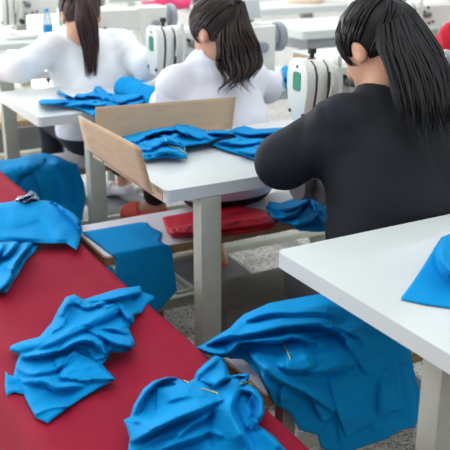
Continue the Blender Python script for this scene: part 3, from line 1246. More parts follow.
tag(cC, 'crumpled blue garment with yellow seam thread at the near end of the red bench', 'garment', 'blue garments and cut pieces')
stitch(cC, Zc([(202, 124), (225, 128), (244, 136)]))
stitch(cC, Zc([(300, 112), (315, 106), (328, 112)]))
stitch(cC, Zc([(164, 96), (167, 101), (170, 108)]))

# big pile on the nearest low bench
Zd = lambda pts: zs(pts, 190, 285, 1.875)
hD = drape(.455, None, 1.325, 5, .05, [(1.10, 1.50, .20, .16, .10), (1.28, 1.44, .12, .12, .04)])
oD2 = Zd([(225, 180), (330, 150), (413, 120), (420, 160), (431, 200), (432, 250), (418, 268), (395, 272), (370, 288), (300, 312), (275, 320), (245, 305), (238, 280)])
cD2 = cloth('blue_garment', oD2, lambda r, q: hD(r, q) - .014, folds=[
    (Zd([(262, 200), (285, 260), (290, 305)]), 9, 12, .012), (Zd([(335, 190), (350, 250), (356, 290)]), 12, 14, .012),
    (Zd([(395, 160), (412, 210), (416, 260)]), 7, 9, .018, (1, 0))],
    noise=.0015, nscale=12, ndir=1.35, seed=31, edge=3, h0=.004)
tag(cD2, 'lower blue garment hanging off the nearest bench to the floor beneath the big pile', 'garment', 'blue garments and cut pieces')
oD = Zd([(7, 117), (22, 112), (45, 98), (75, 80), (88, 66), (102, 54), (150, 33), (200, 24), (250, 15), (300, 20), (350, 55), (395, 95), (414, 118), (416, 140), (390, 152), (398, 190), (404, 235), (380, 240), (348, 258),
         (290, 292), (268, 250), (255, 262), (243, 282), (228, 278), (205, 272), (188, 240), (165, 228), (152, 216), (142, 196), (128, 168), (112, 148), (98, 138), (75, 137), (45, 134), (25, 128)])
D1 = lambda pts: zs(pts, 190, 285, 3.4615)
D2 = lambda pts: zs(pts, 290, 290, 2.8143)
cD = cloth('blue_garment', oD, hD, folds=[
    (D1([(150, 160), (215, 108), (330, 92), (460, 98), (560, 130)]), 6, 8, .026),
    (D1([(20, 214), (125, 176), (250, 160), (350, 138), (470, 140), (580, 190)]), 6.5, 10, .032),
    (D1([(110, 250), (150, 215), (178, 194), (300, 194), (362, 180), (425, 200)]), 4.5, 6, .026),
    (D1([(165, 236), (190, 226), (215, 222)]), 4, 4, -.020),
    (D1([(22, 212), (90, 238), (150, 224)]), 4, 5, .018),
    (D1([(286, 262), (335, 290), (395, 290), (455, 262)]), 4.5, 8, .024),
    (D1([(212, 232), (262, 292), (345, 345), (450, 402), (520, 440)]), 6, 8, .026, (-.5, 1)),
    (D1([(205, 232), (248, 300), (284, 392)]), 5, 8, .020, (-1, .4)),
    (D1([(330, 335), (318, 370), (316, 410)]), 4, 5, .014, (-1, 0)),
    (D2([(0, 108), (80, 102), (170, 112), (216, 148)]), 5, 7, .022),
    (D2([(60, 132), (110, 128), (150, 122)]), 4, 4, -.016),
    (D2([(0, 218), (80, 228), (150, 214), (194, 196)]), 4.5, 7, .022),
    (D2([(150, 120), (180, 170), (200, 210)]), 5, 8, .014, (-1, 0)),
    (D2([(318, 210), (345, 290), (362, 342)]), 6, 6, .022, (1, 0)),
    (D2([(268, 245), (262, 300), (264, 360)]), 9, 10, .010, (-1, 0)),
    (D2([(105, 245), (125, 300), (150, 400)]), 4, 10, .012, (-1, 0)),
    (D2([(20, 260), (60, 300), (95, 360)]), 5, 7, .016, (-1, .3)),
], flaps=[(D2([(40, 110), (150, 95), (270, 90), (345, 160), (332, 196), (270, 226), (216, 242), (186, 196), (80, 236), (-10, 226), (-10, 150)]), .016, 6),
          (D2([(105, 243), (210, 236), (268, 226), (340, 190), (368, 345), (300, 376), (160, 432), (135, 352)]), .010, 5)],
    noise=.0015, nscale=10, ndir=-.1, seed=21, step=1.2, edge=5, auto=4, fh=2.1, asc=1.5, ah=.006, h0=.005)
tag(cD, 'largest heap of blue fabric, spread over the low bench behind the woman in black', 'garment', 'blue garments and cut pieces')
stitch(cD, Zd([(176, 113), (182, 126), (187, 140)]))

# cloths at the far end of the red bench
Z7 = lambda pts: zs(pts, 0, 185, 4.09)
hA = hump(ZR - .004, [(.50, 2.60, .24, .19, .035)])
oA2 = Z7([(-60, 230), (0, 225), (60, 222), (163, 232), (158, 250), (140, 275), (112, 300), (92, 335), (72, 368), (50, 405), (30, 436), (0, 442), (-60, 452)])
cA2 = cloth('blue_garment', oA2, flat(ZR - .004), folds=[
    (Z7([(125, 235), (95, 280), (60, 330), (40, 380)]), 5, 4, .024), (Z7([(70, 230), (35, 280), (5, 300)]), 5, 4, .024), (Z7([(20, 240), (-10, 290), (-40, 320)]), 5, 4, .02),
    (Z7([(95, 235), (60, 280), (30, 310)]), 4, 4, -.01), (Z7([(60, 345), (20, 395), (-20, 420)]), 6, 5, .014)],
    noise=.003, nscale=6, ndir=2.1, seed=41, edge=4, step=1.1, auto=8, fh=1.4)
tag(cA2, 'bunched blue garment poking out from below a smooth blue sheet on the red bench', 'garment', 'blue garments and cut pieces')
oA = Z7([(-60, 80), (0, 75), (60, 66), (130, 60), (190, 63), (245, 75), (300, 98), (338, 126), (337, 165), (330, 215), (322, 245), (313, 263), (290, 250), (272, 237), (220, 238), (160, 236), (90, 231), (0, 226), (-60, 224)])
cA = cloth('blue_cut_piece', oA, lambda r, q: smin(hA(r, q), hA(r, q) + (.79 - r) * 5, .03) + .016, folds=[
    (Z7([(150, 100), (220, 165), (275, 235)]), 12, 9, .008), (Z7([(20, 150), (110, 130), (190, 90)]), 12, 10, .008), (Z7([(250, 130), (215, 160), (190, 170)]), 5, 5, .006),
    (Z7([(0, 215), (90, 215), (170, 220)]), 5, 5, .006)], noise=.0025, nscale=16, ndir=.3, seed=43, edge=6, step=1.3)
tag(cA, 'smooth domed blue sheet over the far end of the red bench', 'fabric', 'blue garments and cut pieces')

# cloth over the bench beside the woman in the white shirt
oE = [(-14, 163), (0, 160), (14, 159), (30, 155), (45, 153), (58, 156), (68, 161), (77, 164), (80, 172), (84, 183), (86, 197), (84, 210), (82, 221), (72, 226), (40, 230), (0, 232), (-14, 232)]
cE = cloth('blue_cut_piece', oE, drape(.458, .70, 3.2, 6, .05), folds=[
    ([(35, 170), (42, 190), (48, 215)], 6, 5, .014), ([(18, 172), (10, 190), (5, 210)], 7, 5, .016), ([(60, 175), (64, 195), (64, 220)], 7, 6, .012), ([(40, 162), (22, 172), (2, 180)], 6, 5, .012),
    ([(76, 170), (80, 190), (80, 212)], 4, 4, .012), ([(50, 160), (62, 166), (74, 178)], 5, 4, .008)], noise=.003, nscale=9, ndir=1.3, seed=51, edge=3, step=1.1, auto=6, fh=2.6, asc=1.2)
tag(cE, 'blue sheet draped over the low bench beside the woman in plain white shirt', 'fabric', 'blue garments and cut pieces')

# flat sheet over the end of the middle bench
Z1 = lambda pts: zs(pts, 70, 215, 3.75)
oF = Z1([(46, 64), (160, 44), (262, 27), (292, 29), (299, 42), (346, 66), (342, 80), (335, 97), (378, 120), (384, 140), (392, 210), (402, 283), (365, 325), (327, 362), (270, 330), (190, 300), (178, 250), (172, 205), (166, 156), (110, 112)])
cF = cloth('blue_cut_piece', oF, drape(.452, None, 2.23, 12, .012), folds=[(Z1([(185, 200), (195, 290)]), 9, 9, .006), (Z1([(320, 170), (330, 300)]), 10, 10, .006)],
           flaps=[(Z1([(250, 40), (292, 29), (346, 66), (300, 74)]), .003, 2)], h0=.003, noise=.0012, nscale=14, ndir=1.4, seed=61, edge=3, step=1.2)
tag(cF, 'flat blue cut piece hanging over the end of the middle bench', 'fabric', 'blue garments and cut pieces')
# cloths on the middle table
Z6 = lambda pts: zs(pts, 110, 85, 2.368)
hG = hump(TT, [(1.13, 2.22, .16, .12, .02)])
oG = Z6([(28, 122), (60, 112), (105, 102), (150, 96), (155, 86), (170, 92), (182, 90), (205, 100), (230, 108), (262, 106), (290, 108), (300, 118), (270, 122), (245, 132), (232, 138), (180, 145), (178, 158), (184, 175), (130, 172), (82, 178), (62, 165), (55, 148)])
cG = cloth('blue_garment', oG, hG, folds=[
    (Z6([(60, 130), (110, 112), (160, 108), (215, 125)]), 3.5, 2.5, .018), (Z6([(152, 92), (162, 108), (190, 120)]), 3, 2.5, .026), (Z6([(90, 150), (130, 135), (170, 145)]), 4, 3, .016),
    (Z6([(75, 120), (110, 126), (140, 122)]), 3, 2.5, -.010), (Z6([(230, 112), (255, 112), (290, 112)]), 3, 2.5, .014), (Z6([(100, 165), (140, 155), (170, 165)]), 4, 3, .008)],
    noise=.002, nscale=6, ndir=.3, seed=71, edge=2, step=.7, auto=16, asc=.7, ah=.007)
tag(cG, 'blue garment with yellow seam lying inside the bent cardboard on the middle table', 'garment', 'blue garments and cut pieces')
stitch(cG, Z6([(131, 128), (140, 145), (160, 150), (176, 160)]))
stitch(cG, Z6([(176, 152), (180, 164)]))
oG2 = Z6([(235, 142), (262, 128), (300, 124), (272, 112), (300, 100), (318, 96), (345, 104), (420, 100), (445, 112), (440, 150), (420, 182), (345, 178), (310, 166), (275, 156)])
cG2 = cloth('blue_garment', oG2, flat(TT), folds=[
    (Z6([(262, 135), (310, 140), (370, 128)]), 3.5, 2.5, .014), (Z6([(290, 108), (330, 115), (400, 108)]), 3, 2.5, .016), (Z6([(300, 155), (340, 162), (380, 150)]), 3.5, 3, .012), (Z6([(300, 122), (340, 122), (390, 118)]), 3, 2, -.008)],
    noise=.002, nscale=6, ndir=.15, seed=72, edge=2, step=.7, auto=14, asc=.7, ah=.007)
tag(cG2, 'blue garment on the middle table tucked against the black sleeve', 'garment', 'blue garments and cut pieces')

# cloth on the hoodie woman's table
Zt = lambda pts: zs(pts, 30, 80, 3.214)
oH = Zt([(26, 68), (40, 62), (100, 62), (118, 62), (85, 40), (92, 32), (115, 45), (140, 56), (150, 44), (175, 44), (200, 38), (212, 18), (222, 18), (250, 40), (290, 48), (330, 44), (360, 30), (385, 10), (400, 8), (420, 12), (415, 30), (392, 45), (388, 75), (320, 92), (215, 105), (205, 118), (172, 100), (155, 93), (125, 90), (90, 82), (30, 78)])
hH = hump(TT, [(1.30, 2.98, .12, .10, .03)])
cH = cloth('blue_garment', oH, hH, folds=[
    (Zt([(35, 72), (90, 72), (130, 74)]), 2.5, 2, .012), (Zt([(90, 38), (120, 52), (150, 62)]), 2, 2, .014), (Zt([(150, 60), (200, 52), (260, 60)]), 3, 2, .016), (Zt([(212, 24), (225, 45), (240, 70)]), 2.5, 2, .02),
    (Zt([(140, 80), (190, 80), (260, 82)]), 2.5, 2, .012), (Zt([(280, 70), (340, 60), (385, 40)]), 4, 3, .02), (Zt([(300, 85), (350, 75), (385, 60)]), 3, 2, .012), (Zt([(150, 68), (180, 68), (210, 64)]), 2, 2, -.008)],
    noise=.002, nscale=4, ndir=.1, seed=81, edge=1.5, step=.6, auto=18, asc=.5, ah=.008)
tag(cH, 'blue garment spread over the table in front of the woman in white hoodie', 'garment', 'blue garments and cut pieces')

oH2 = [(281, 68), (286, 65), (293, 72), (298, 82), (306, 92), (320, 99), (312, 105), (298, 104), (290, 98), (284, 84)]
cH2 = cloth('blue_garment', oH2, hump(TT, [(1.86, 3.0, .1, .1, .04)]), folds=[([(284, 70), (292, 84), (306, 98)], 3, 3, .02)], noise=.004, nscale=3, seed=83, edge=1.5, step=.6, auto=6, asc=.5)
tag(cH2, 'small blue piece behind the right arm of the woman in white hoodie', 'garment', 'blue garments and cut pieces')

# flat piece and fold on the nearest table
ZT0 = lambda pts: zs(pts, 380, 210, 4.09)
oI = ZT0([(82, 363), (130, 300), (180, 225), (225, 150), (252, 110), (300, 92), (420, 95), (430, 410), (290, 400), (180, 384)])
cI = cloth('blue_cut_piece', oI, flat(TT), folds=[(ZT0([(262, 120), (250, 180), (290, 250), (380, 270)]), 7, 12, .02), (ZT0([(320, 110), (310, 180), (380, 230)]), 10, 10, .018)],
           flaps=[(ZT0([(252, 106), (232, 160), (240, 205), (285, 255), (430, 300), (430, 95), (300, 92)]), .022, 7)], h0=.002, noise=.0006, nscale=14, seed=91, edge=3, step=1.4, thick=.0015)
tag(cI, 'blue cut piece with a pointed corner on the nearest white table', 'fabric', 'blue garments and cut pieces')

# heap on the middle bench to the right of the hoodie woman
Zj = lambda pts: zs(pts, 230, 150, 3.75)
oJ = Zj([(135, 215), (148, 192), (190, 198), (230, 185), (275, 155), (330, 148), (420, 150), (430, 300), (340, 306), (260, 304), (235, 285), (180, 268), (150, 250)])
cJ = cloth('blue_garment', oJ, hump(.45, [(1.80, 2.46, .14, .10, .08)]), folds=[
    (Zj([(150, 205), (200, 225), (250, 215), (300, 185)]), 4, 3, .02), (Zj([(180, 250), (240, 240), (280, 200)]), 4, 3, .02), (Zj([(230, 275), (290, 270), (330, 220)]), 5, 3, .018), (Zj([(280, 165), (310, 190), (330, 250)]), 4, 4, .018)],
    noise=.003, nscale=5, ndir=.4, seed=95, edge=3, step=.9, auto=8, fh=1.5)
tag(cJ, 'bright blue heap on the middle bench right of the red folded cloth', 'garment', 'blue garments and cut pieces')

# dark folded piece under the end of the middle bench
oK = [(80, 244), (96, 252), (112, 262), (113, 278), (98, 272), (80, 258)]
cK = cloth('blue_cut_piece', [(96, 262), (112, 266), (118, 280), (128, 292), (110, 292), (92, 280)], hump(.16, []), folds=[([(98, 268), (114, 276), (120, 288)], 3, 3, .02), ([(104, 264), (116, 272)], 2, 2, .012)], noise=.004, nscale=4, seed=97, edge=2, step=.8)
b = MB()
b.box((.80, 2.54, 0), (1.16, 2.82, .155), .012)
k = tag(b.build('storage_box', M['box']), 'low grey box under the middle bench end with scraps on it', 'box')
tag(cK, 'blue scrap on the low box beneath the middle bench', 'fabric', 'blue garments and cut pieces')

# ================================================================== RED FOLDED CLOTH the hoodie woman sits on
Zr = lambda pts: zs(pts, 150, 180, 3.75)
t = thing('seat_cloth', at(220, 225, .45), 'folded red cloth used as a seat pad by the woman in white hoodie', 'cushion')
loc = np.array(t.location)
for i, (out, zb) in enumerate((([(45, 142), (60, 137), (200, 110), (330, 95), (420, 110), (475, 150), (470, 175), (440, 185), (330, 205), (205, 212), (80, 215), (65, 195)], .452),
                               ([(70, 178), (150, 165), (300, 150), (400, 140), (440, 130), (468, 155), (430, 172), (300, 188), (170, 200), (80, 206)], .472))):
    o = cloth('folded_layer', Zr(out), flat(zb), folds=[(Zr([(80, 195), (200, 200), (330, 190), (440, 170)]), 3, 3, .012), (Zr([(90, 175), (130, 185), (155, 185)]), 3, 3, .01)], h0=.009, noise=.002, nscale=8, ndir=-.15, auto=8,
              seed=100 + i, edge=3, step=1.1, material='red', edge_min=.4)
    o.data.transform(Matrix.Translation(-Vector(loc)))
    o.parent = t

b = MB().box((1.14, 1.42, .452), (1.60, 1.75, .535), .02, seg=3)
tag(b.build('seat_pad', M['pants']), 'black seat pad under the woman in black, beside the nearest table corner', 'cushion')

# ================================================================== CARDBOARD
t = thing('cardboard_screen', (.9, 2.2, TT), 'open piece of brown cardboard box standing bent round the middle table corner', 'cardboard')


def slab(name, quad, th, m, parent, sub=10):
    """a thick board through four corners (bottom-left, bottom-right, top-right, top-left)"""
    q = [Vector(p) - parent.location for p in quad]
    nrm = (q[1] - q[0]).cross(q[3] - q[0]).normalized() * th
    V, Fc = [], []
    for s_ in (0, 1):
        for i in range(sub + 1):
            for j in range(sub + 1):
                u, v = i / sub, j / sub
                p = (q[0] * (1 - u) + q[1] * u) * (1 - v) + (q[3] * (1 - u) + q[2] * u) * v
                p = p + nrm * s_ + nrm.normalized() * (.004 * math.sin(3 * u + 2 * v))
                V.append(p)
    n = sub + 1
    k = n * n
    for i in range(sub):
        for j in range(sub):
            a = i * n + j
            Fc += [(a, a + n, a + n + 1, a + 1), (k + a, k + a + 1, k + a + n + 1, k + a + n)]
    rim = [i * n for i in range(n)] + [sub * n + j for j in range(1, n)] + [i * n + sub for i in range(sub - 1, -1, -1)] + [j for j in range(sub - 1, 0, -1)]
    for i in range(len(rim)):
        a, c_ = rim[i], rim[(i + 1) % len(rim)]
        Fc.append((a, k + a, k + c_, c_))
    return link(name, mesh_from(name, V, Fc), m, parent)


CB = {'n0': at(153, 193, .745), 'n1': at(139, 148, .87), 'f1': at(81, 115, .87), 'f0': at(88, 148, .77)}
slab('side_panel', (CB['f0'], CB['n0'], CB['n1'], CB['f1']), .006, M['card'], t)
CBk = (at_y(123, 140, 2.42), at_y(231, 131, 2.40), at_y(236, 97, 2.43), at_y(95, 107, 2.47))
slab('back_panel', (at_y(96, 140, 2.46), CBk[1], CBk[2], CBk[3]), .006, M['card'], t)
# torn paper lining along the lower edge of the side panel
V = [CB['f0'], CB['n0']]
tp = []
Fc = []
for i in range(41):
    u = i / 40
    p = CB['f0'].lerp(CB['n0'], u) - t.location + Vector((-.008, -.006, .006))
    dep_ = .5 * (.012 + .012 * abs(math.sin(9 * u)) + .006 * math.sin(37 * u) + .02 * math.exp(-((u - .2) / .08) ** 2))
    for s_ in (0, 1):
        tp += [p + Vector((-.002 * s_, -.002 * s_, 0)), p + Vector((.012 - .002 * s_, -.002 * s_, -dep_))]
for i in range(40):
    a = i * 4
    Fc += [(a, a + 1, a + 5, a + 4), (a + 2, a + 6, a + 7, a + 3), (a + 1, a + 3, a + 7, a + 5), (a, a + 4, a + 6, a + 2)]
o = link('torn_lining', mesh_from('torn_lining', tp, Fc), M['paper'], t)

# ================================================================== SEWING MACHINES
def make_machine(label, group):
    t = thing('sewing_machine', (0, 0, 0), label, 'sewing machine', group)
    # local: x along the arm from the needle head, y away from the operator, z up from the table
    bed = MB().box((.0, -.085, 0), (.52, .095, .022), .012)
    bed.box((.015, -.04, .022), (.12, .04, .026), .003)
    bed.build('bed', M['machine'], t)
    arm = MB()
    prof = [(-.055, .15), (-.048, .13), (.05, .13), (.058, .15), (.058, .225), (.045, .245), (-.04, .245), (-.055, .23)]
    arm.prism(prof, 'x', .11, .53, .008)
    arm.prism([(.40, .02), (.54, .02), (.54, .24), (.38, .24), (.38, .135)], 'y', -.062, .066, .014)
    arm.build('arm', M['machine'], t)
    hd = MB()
    pf = [(-.034, .07), (.026, .07), (.046, .12), (.056, .17), (.056, .215), (.046, .243), (.024, .26), (-.022, .26), (-.046, .244), (-.058, .215), (-.058, .17), (-.048, .12)]
    cen = lambda k, dz=0: [(a * k, .165 + (z - .165) * k + dz) for a, z in pf]
    hd.prism(cen(.97), 'x', .036, .074, .006)
    hd.prism(cen(.95), 'x', .08, .125, .006)
    hd.prism(cen(.86), 'x', .03, .12, .0)
    head = hd.build('needle_head', M['machine'], t)
    fp = MB().prism(cen(1.0), 'x', -.004, .03, .008).build('face_plate', M['machine'], t)
    MB().prism(cen(.93), 'x', .029, .0365, 0).prism(cen(.9), 'x', .0735, .0805, 0).build('seam_gap', M['dark'], head)
    MB().prism(rounded(-.024, .165, .016, .222, .01, 4), 'x', -.0062, -.0035).build('sticker', M['green'], fp)
    for y_, z_, r_s in ((-.004, .238, .004), (.03, .1, .006), (-.04, .095, .006)):
        MB().cyl((-.0065, y_, z_), (0, y_, z_), r_s, n=10).build('screw', M['dark'], fp)
    k = MB()
    k.cyl((.05, 0, .25), (.05, 0, .285), .007, n=14).cyl((.05, 0, .272), (.05, 0, .29), .013, n=18, bev=.003).cyl((.05, 0, .25), (.05, 0, .258), .012, n=18)
    k.build('pressure_knob', M['dark'], t)
    tk = MB()
    tk.box((.068, -.067, .12), (.074, -.058, .225), .002)
    tk.build('lever_slot', M['dark'], t)
    tu = MB().tube([(.071, -.07, .15), (.071, -.082, .19), (.072, -.078, .225), (.074, -.066, .24)], .004, 8).box((.085, -.085, .245), (.10, -.06, .275), .004)
    tu.tube([(.10, -.07, .12), (.103, -.078, .17), (.103, -.078, .235), (.1, -.07, .255)], .006, 8)
    tu.build('thread_guide', M['machine'], t)
    kn = MB().cyl((.145, -.055, .19), (.145, -.09, .19), .016, n=18, bev=.003).cyl((.145, -.09, .19), (.145, -.1, .19), .008, n=12)
    MB().cyl((.135, -.055, .14), (.135, -.075, .14), .008, n=12).build('screw', M['grey'], t)
    kn.build('tension_knob', M['grey'], t)
    kn2 = MB().cyl((.10, -.06, .105), (.10, -.10, .10), .011, .016, n=16, bev=.003)
    kn2.build('lift_knob', M['dark'], t)
    nb = MB().cyl((.06, 0, .03), (.06, 0, .08), .004, n=10).cyl((.075, .005, .03), (.075, .005, .08), .004, n=10).box((.052, -.02, .024), (.085, .012, .031), .002).box((.054, -.008, .05), (.068, .008, .062), .002)
    nb.build('needle_bar', M['steel'], t)
    for x_, z_ in ((.16, .225), (.13, .205), (.2, .15), (.175, .145)):
        MB().cyl((x_, -.052, z_), (x_, -.064, z_), .006, n=12).build('screw', M['dark'], t)
    wl = MB().cyl((.545, 0, .185), (.565, 0, .185), .048, n=28, bev=.004).cyl((.565, 0, .185), (.60, 0, .185), .062, n=32, bev=.008)
    wl.build('handwheel', M['machine_grey'], t)
    dial = MB().cyl((.47, -.06, .155), (.47, -.085, .155), .022, n=24, bev=.004)
    dial.build('stitch_dial', M['machine_grey'], t)
    pn = MB().box((.24, .0, .262), (.50, .025, .345), .006, rot=(-.35, 0, 0))
    pn.box((.35, .0, .24), (.39, .02, .275), .003)
    p = pn.build('control_panel', M['machine'], t)
    MB().box((.25, -.003, .27), (.49, .0, .338), .001, rot=(-.35, 0, 0)).build('panel_face', M['lcd'], p)
    MB().box((.262, -.006, .285), (.315, -.002, .33), .001, rot=(-.35, 0, 0)).build('display', M['screen'], p)
    st = MB().cyl((.43, .12, 0), (.43, .12, .55), .007, n=10).box((.34, .112, .54), (.52, .128, .552), .003)
    st.build('thread_stand', M['steel'], t)
    pw = MB().cyl((.19, .03, .245), (.19, .03, .31), .0035, n=8)
    pw.build('thread_post', M['steel'], t)
    return t


MG = 'white industrial sewing machines on the tables'
m0 = make_machine('', MG)
place(m0, 1.43, 2.13, TT, 'white sewing machine with green sticker in front of the woman in black')
m1 = place(copy_tree(m0), 1.39, 3.10, TT, 'white sewing machine with green sticker in front of the woman in white hoodie')
m2 = place(copy_tree(m0), 1.345, 4.06, TT, 'white sewing machine hidden behind the long straight ponytail')
m3 = place(copy_tree(m0), 1.30, 5.02, TT, 'white sewing machine by the water bottle, in the upper left corner of the photo')

# ================================================================== PEOPLE
def joints(cx, by, hand_y, head, sho_z=.955, lean=.1, hip_z=.565, sw=.16, feet=None, elbL=None, elbR=None, wriL=None, wriR=None, ndz=0):
    J = {}
    J['root'] = (cx, by, 0)
    J['pel'] = (cx, by, hip_z)
    J['wai'] = (cx, by + lean * .25, hip_z + .15)
    J['che'] = (cx + .0, by + lean * .7, sho_z - .10)
    hx, hy, hz = head
    J['nec'] = (cx + (hx - cx) * .4, by + lean * 1.15, sho_z + .015 + ndz)
    J['head'] = head
    J['shoL'] = (cx - sw, by + lean, sho_z)
    J['shoR'] = (cx + sw, by + lean, sho_z)
    J['elbL'] = elbL
    J['elbR'] = elbR
    J['wriL'] = wriL
    J['wriR'] = wriR
    J['hipL'] = (cx - .085, by + .02, hip_z - .02)
    J['hipR'] = (cx + .085, by + .02, hip_z - .02)
    for sd, sg in (('L', -1), ('R', 1)):
        J['kne' + sd] = (cx + sg * .10, by + .40, .54)
        J['ank' + sd] = (cx + sg * .10, by + .42, .12)
        J['toe' + sd] = (cx + sg * .11, by + .58, .06)
    if feet:
        J.update(feet)
    return J


# woman in black
hB_ = tuple(at(374, 46, 1.10))
J = joints(1.37, 1.51, 2.1, hB_, sho_z=.928, lean=.13, sw=.155,
           elbL=tuple(at(281, 161, .83)), elbR=(1.64, 1.82, .82), wriL=(1.40, 1.99, .805), wriR=(1.54, 2.02, .82),
           feet={'hipL': (1.33, 1.53, .545), 'kneL': (1.47, 1.9, .54), 'kneR': (1.62, 1.88, .54), 'ankL': (1.48, 1.98, .12), 'toeL': (1.48, 2.12, .07), 'ankR': (1.64, 1.94, .12), 'toeR': (1.65, 2.1, .07)})
person('person', 'woman with black ponytail in a black jacket bent over her sewing machine, seen from behind', J, M['hair_black'],
       dict(name='jacket', mat='jacket', off=.014, sleeve=.02, collar=.4, seed=3, amp=.011, hem=.50, freq=24, boxy=.085),
       dict(mat='pants', shoe='shoe', shoe_mat='dark'),
       dict(base=(.03, -.075, .08), path=[at_y(396, 12, 1.66), at_y(406, 40, 1.60), at_y(420, 74, 1.535), at_y(428, 110, 1.475), at_y(434, 146, 1.455)], width=lambda t: .022 + .05 * min(1, t * 2.2),
            lat=(cy_, -sy_, 0), dep=(sy_, cy_, .3), n=300, r=.0034, flat=.4, curl=.06, short=.75),
       dict(nod=.62, turn=.25, roll=0, hs=.98))
# woman in white hoodie
hH_ = tuple(at(216, 30, 1.047))
J = joints(1.41, 2.535, 3.0, hH_, sho_z=.865, lean=.11, sw=.145, ndz=.03, hip_z=.545,
           elbL=tuple(at_y(173, 113, 2.73)), elbR=(1.70, 2.74, .80), wriL=(1.28, 2.98, .79), wriR=(1.52, 3.0, .82),
           feet={'ankL': tuple(at_y(154, 200, 2.97)), 'toeL': tuple(np.array(at_y(154, 200, 2.97)) + (-.085, .06, -.05)), 'kneL': (1.30, 2.88, .53), 'kneR': (1.50, 2.88, .52), 'ankR': (1.47, 2.72, .19), 'toeR': (1.475, 2.86, .155)})
person('person', 'woman with wavy dark ponytail in a white hoodie sitting on red cloth', J, M['hair_dark'],
       dict(name='hoodie', mat='white_cloth', off=.014, sleeve=.014, hood=tuple(at_y(226, 80, 2.585)), collar=.7, cover=True, seed=8, amp=.010, hem=.487, freq=24),
       dict(mat='pants', shoe='clog', shoe_mat='clog', crop=.15),
       dict(base=(.02, -.085, .062), path=[at_y(234, 26, hH_[1] - .095), at_y(239, 50, 2.485), at_y(239, 72, 2.455), at_y(235, 94, 2.44)], width=lambda t: .026 + .044 * min(1, t * 2.4),
            lat=(cy_, -sy_, 0), dep=(sy_, cy_, .2), n=170, r=.004, flat=.5, curl=.4, short=.75),
       dict(nod=.35, turn=.35, hs=.98, arm=.9))
# woman in white shirt
hL_ = tuple(at(80, 14, 1.035))
J = joints(1.27, 3.37, 3.9, hL_, sho_z=.89, lean=.14, sw=.15,
           elbL=tuple(at(20, 68, .85)), elbR=tuple(at(146, 66, .84)), wriL=tuple(at(-28, 66, .82)), wriR=(1.45, 3.88, .83),
           feet={'kneR': (1.40, 3.66, .52), 'ankR': tuple(at(124, 182, .20)), 'toeR': tuple(at(121, 198, .10))})
J['toeR'] = tuple(np.array(J['ankR']) + np.array((-.06, .13, -.06)))
person('person', 'woman with long straight ponytail in a plain white shirt, farthest of three seated', J, M['hair_brown'],
       dict(name='shirt', mat='white_shirt', off=.014, sleeve=.008, collar=.6, seed=12, amp=.010, hem=.54, freq=24),
       dict(mat='navy', shoe='shoe', shoe_mat='shoe', crop=.28),
       dict(base=(.0, -.085, .075), path=[at_y(83, 0, hL_[1] - .105), at_y(87, 22, hL_[1] - .12), at_y(91, 50, 3.325), at_y(91, 86, 3.30)], width=lambda t: .012 + .031 * min(1, t * 2) * (1 if t < .55 else max(.35, 1 - (t - .55) * 1.5)),
            lat=(cy_, -sy_, 0), dep=(sy_, cy_, .2), n=150, r=.004, flat=.5, curl=.05, short=.85),
       dict(nod=.4, turn=-.1, hs=.98))
# a worker further back
J = joints(1.28, 5.62, 6, (1.28, 5.76, 1.13), sho_z=.95, lean=.12, sw=.16, elbL=(1.06, 5.85, .82), elbR=(1.52, 5.85, .82), wriL=(1.2, 6.05, .84), wriR=(1.38, 6.05, .84))
person('person', 'worker in white behind the farthest sewing machine, mostly hidden by its arm', J, M['hair_black'],
       dict(name='shirt', mat='white_shirt', off=.016, sleeve=.016, collar=.75, seed=15, amp=.006, hem=.50, freq=22),
       dict(mat='navy', shoe='shoe', shoe_mat='dark'),
       dict(base=(.0, -.085, .06), path=[(1.28, 5.6, 1.1), (1.28, 5.57, 1.0)], width=lambda t: .02, lat=(1, 0, 0), dep=(0, 1, 0), n=50, r=.006),
       dict(vox=.011, tvox=.011))

# ================================================================== SMALL THINGS
# box under the middle table
b = MB()
b.box((-.27, -.1, 0), (.27, .1, .2), .006)
t = thing('carton', (1.50, 2.31, 0), 'dull grey carton on the floor under the middle table', 'box')
b.build('carton_body', M['box'], t)
MB().box((-.275, -.105, .2), (.275, .105, .206), .002).build('lid', M['box'], t)

# crumpled plastic film between the red bench and the far blue sheet
r_ = np.random.default_rng(5)
c0 = at(32, 196, .49)
film = cloth('plastic_film', [(14, 201), (18, 196), (26, 195), (31, 190), (36, 193), (40, 199), (38, 206), (24, 208), (14, 206)], flat(.52), folds=[([(18, 200), (28, 196), (36, 194)], 1.5, 1.5, .03), ([(22, 204), (32, 199), (38, 201)], 1.5, 1.5, .025)],
             noise=.012, nscale=2, seed=77, edge=1.5, step=.6, material='plastic')
tag(film, 'crumpled clear plastic film behind the smooth blue sheet on the red bench', 'plastic film')

# water bottle
def lathe(prof, n=20):
    V, Fc = [], []
    for r, z in prof:
        for k in range(n):
            a = 2 * PI * k / n
            V.append((r * math.cos(a), r * math.sin(a), z))
    for i in range(len(prof) - 1):
        for k in range(n):
            Fc.append((i * n + k, i * n + (k + 1) % n, (i + 1) * n + (k + 1) % n, (i + 1) * n + k))
    return V, Fc


t = thing('water_bottle', at(48.5, 39, TT), 'clear water bottle with blue label on a far table', 'bottle')
link('bottle_body', mesh_from('bottle_body', *lathe([(.0, 0), (.026, 0), (.029, .01), (.029, .1), (.024, .125), (.012, .15), (.011, .158)])), M['bottle'], t)
link('bottle_label', mesh_from('bottle_label', *lathe([(.0297, .03), (.0302, .032), (.0302, .078), (.0297, .08)])), M['label'], t)
link('cap', mesh_from('cap', *lathe([(.0, .172), (.012, .172), (.0125, .158), (.012, .154)])), M['label'], t)

# second block of tables across the aisle
BT = 'white work tables across the aisle'


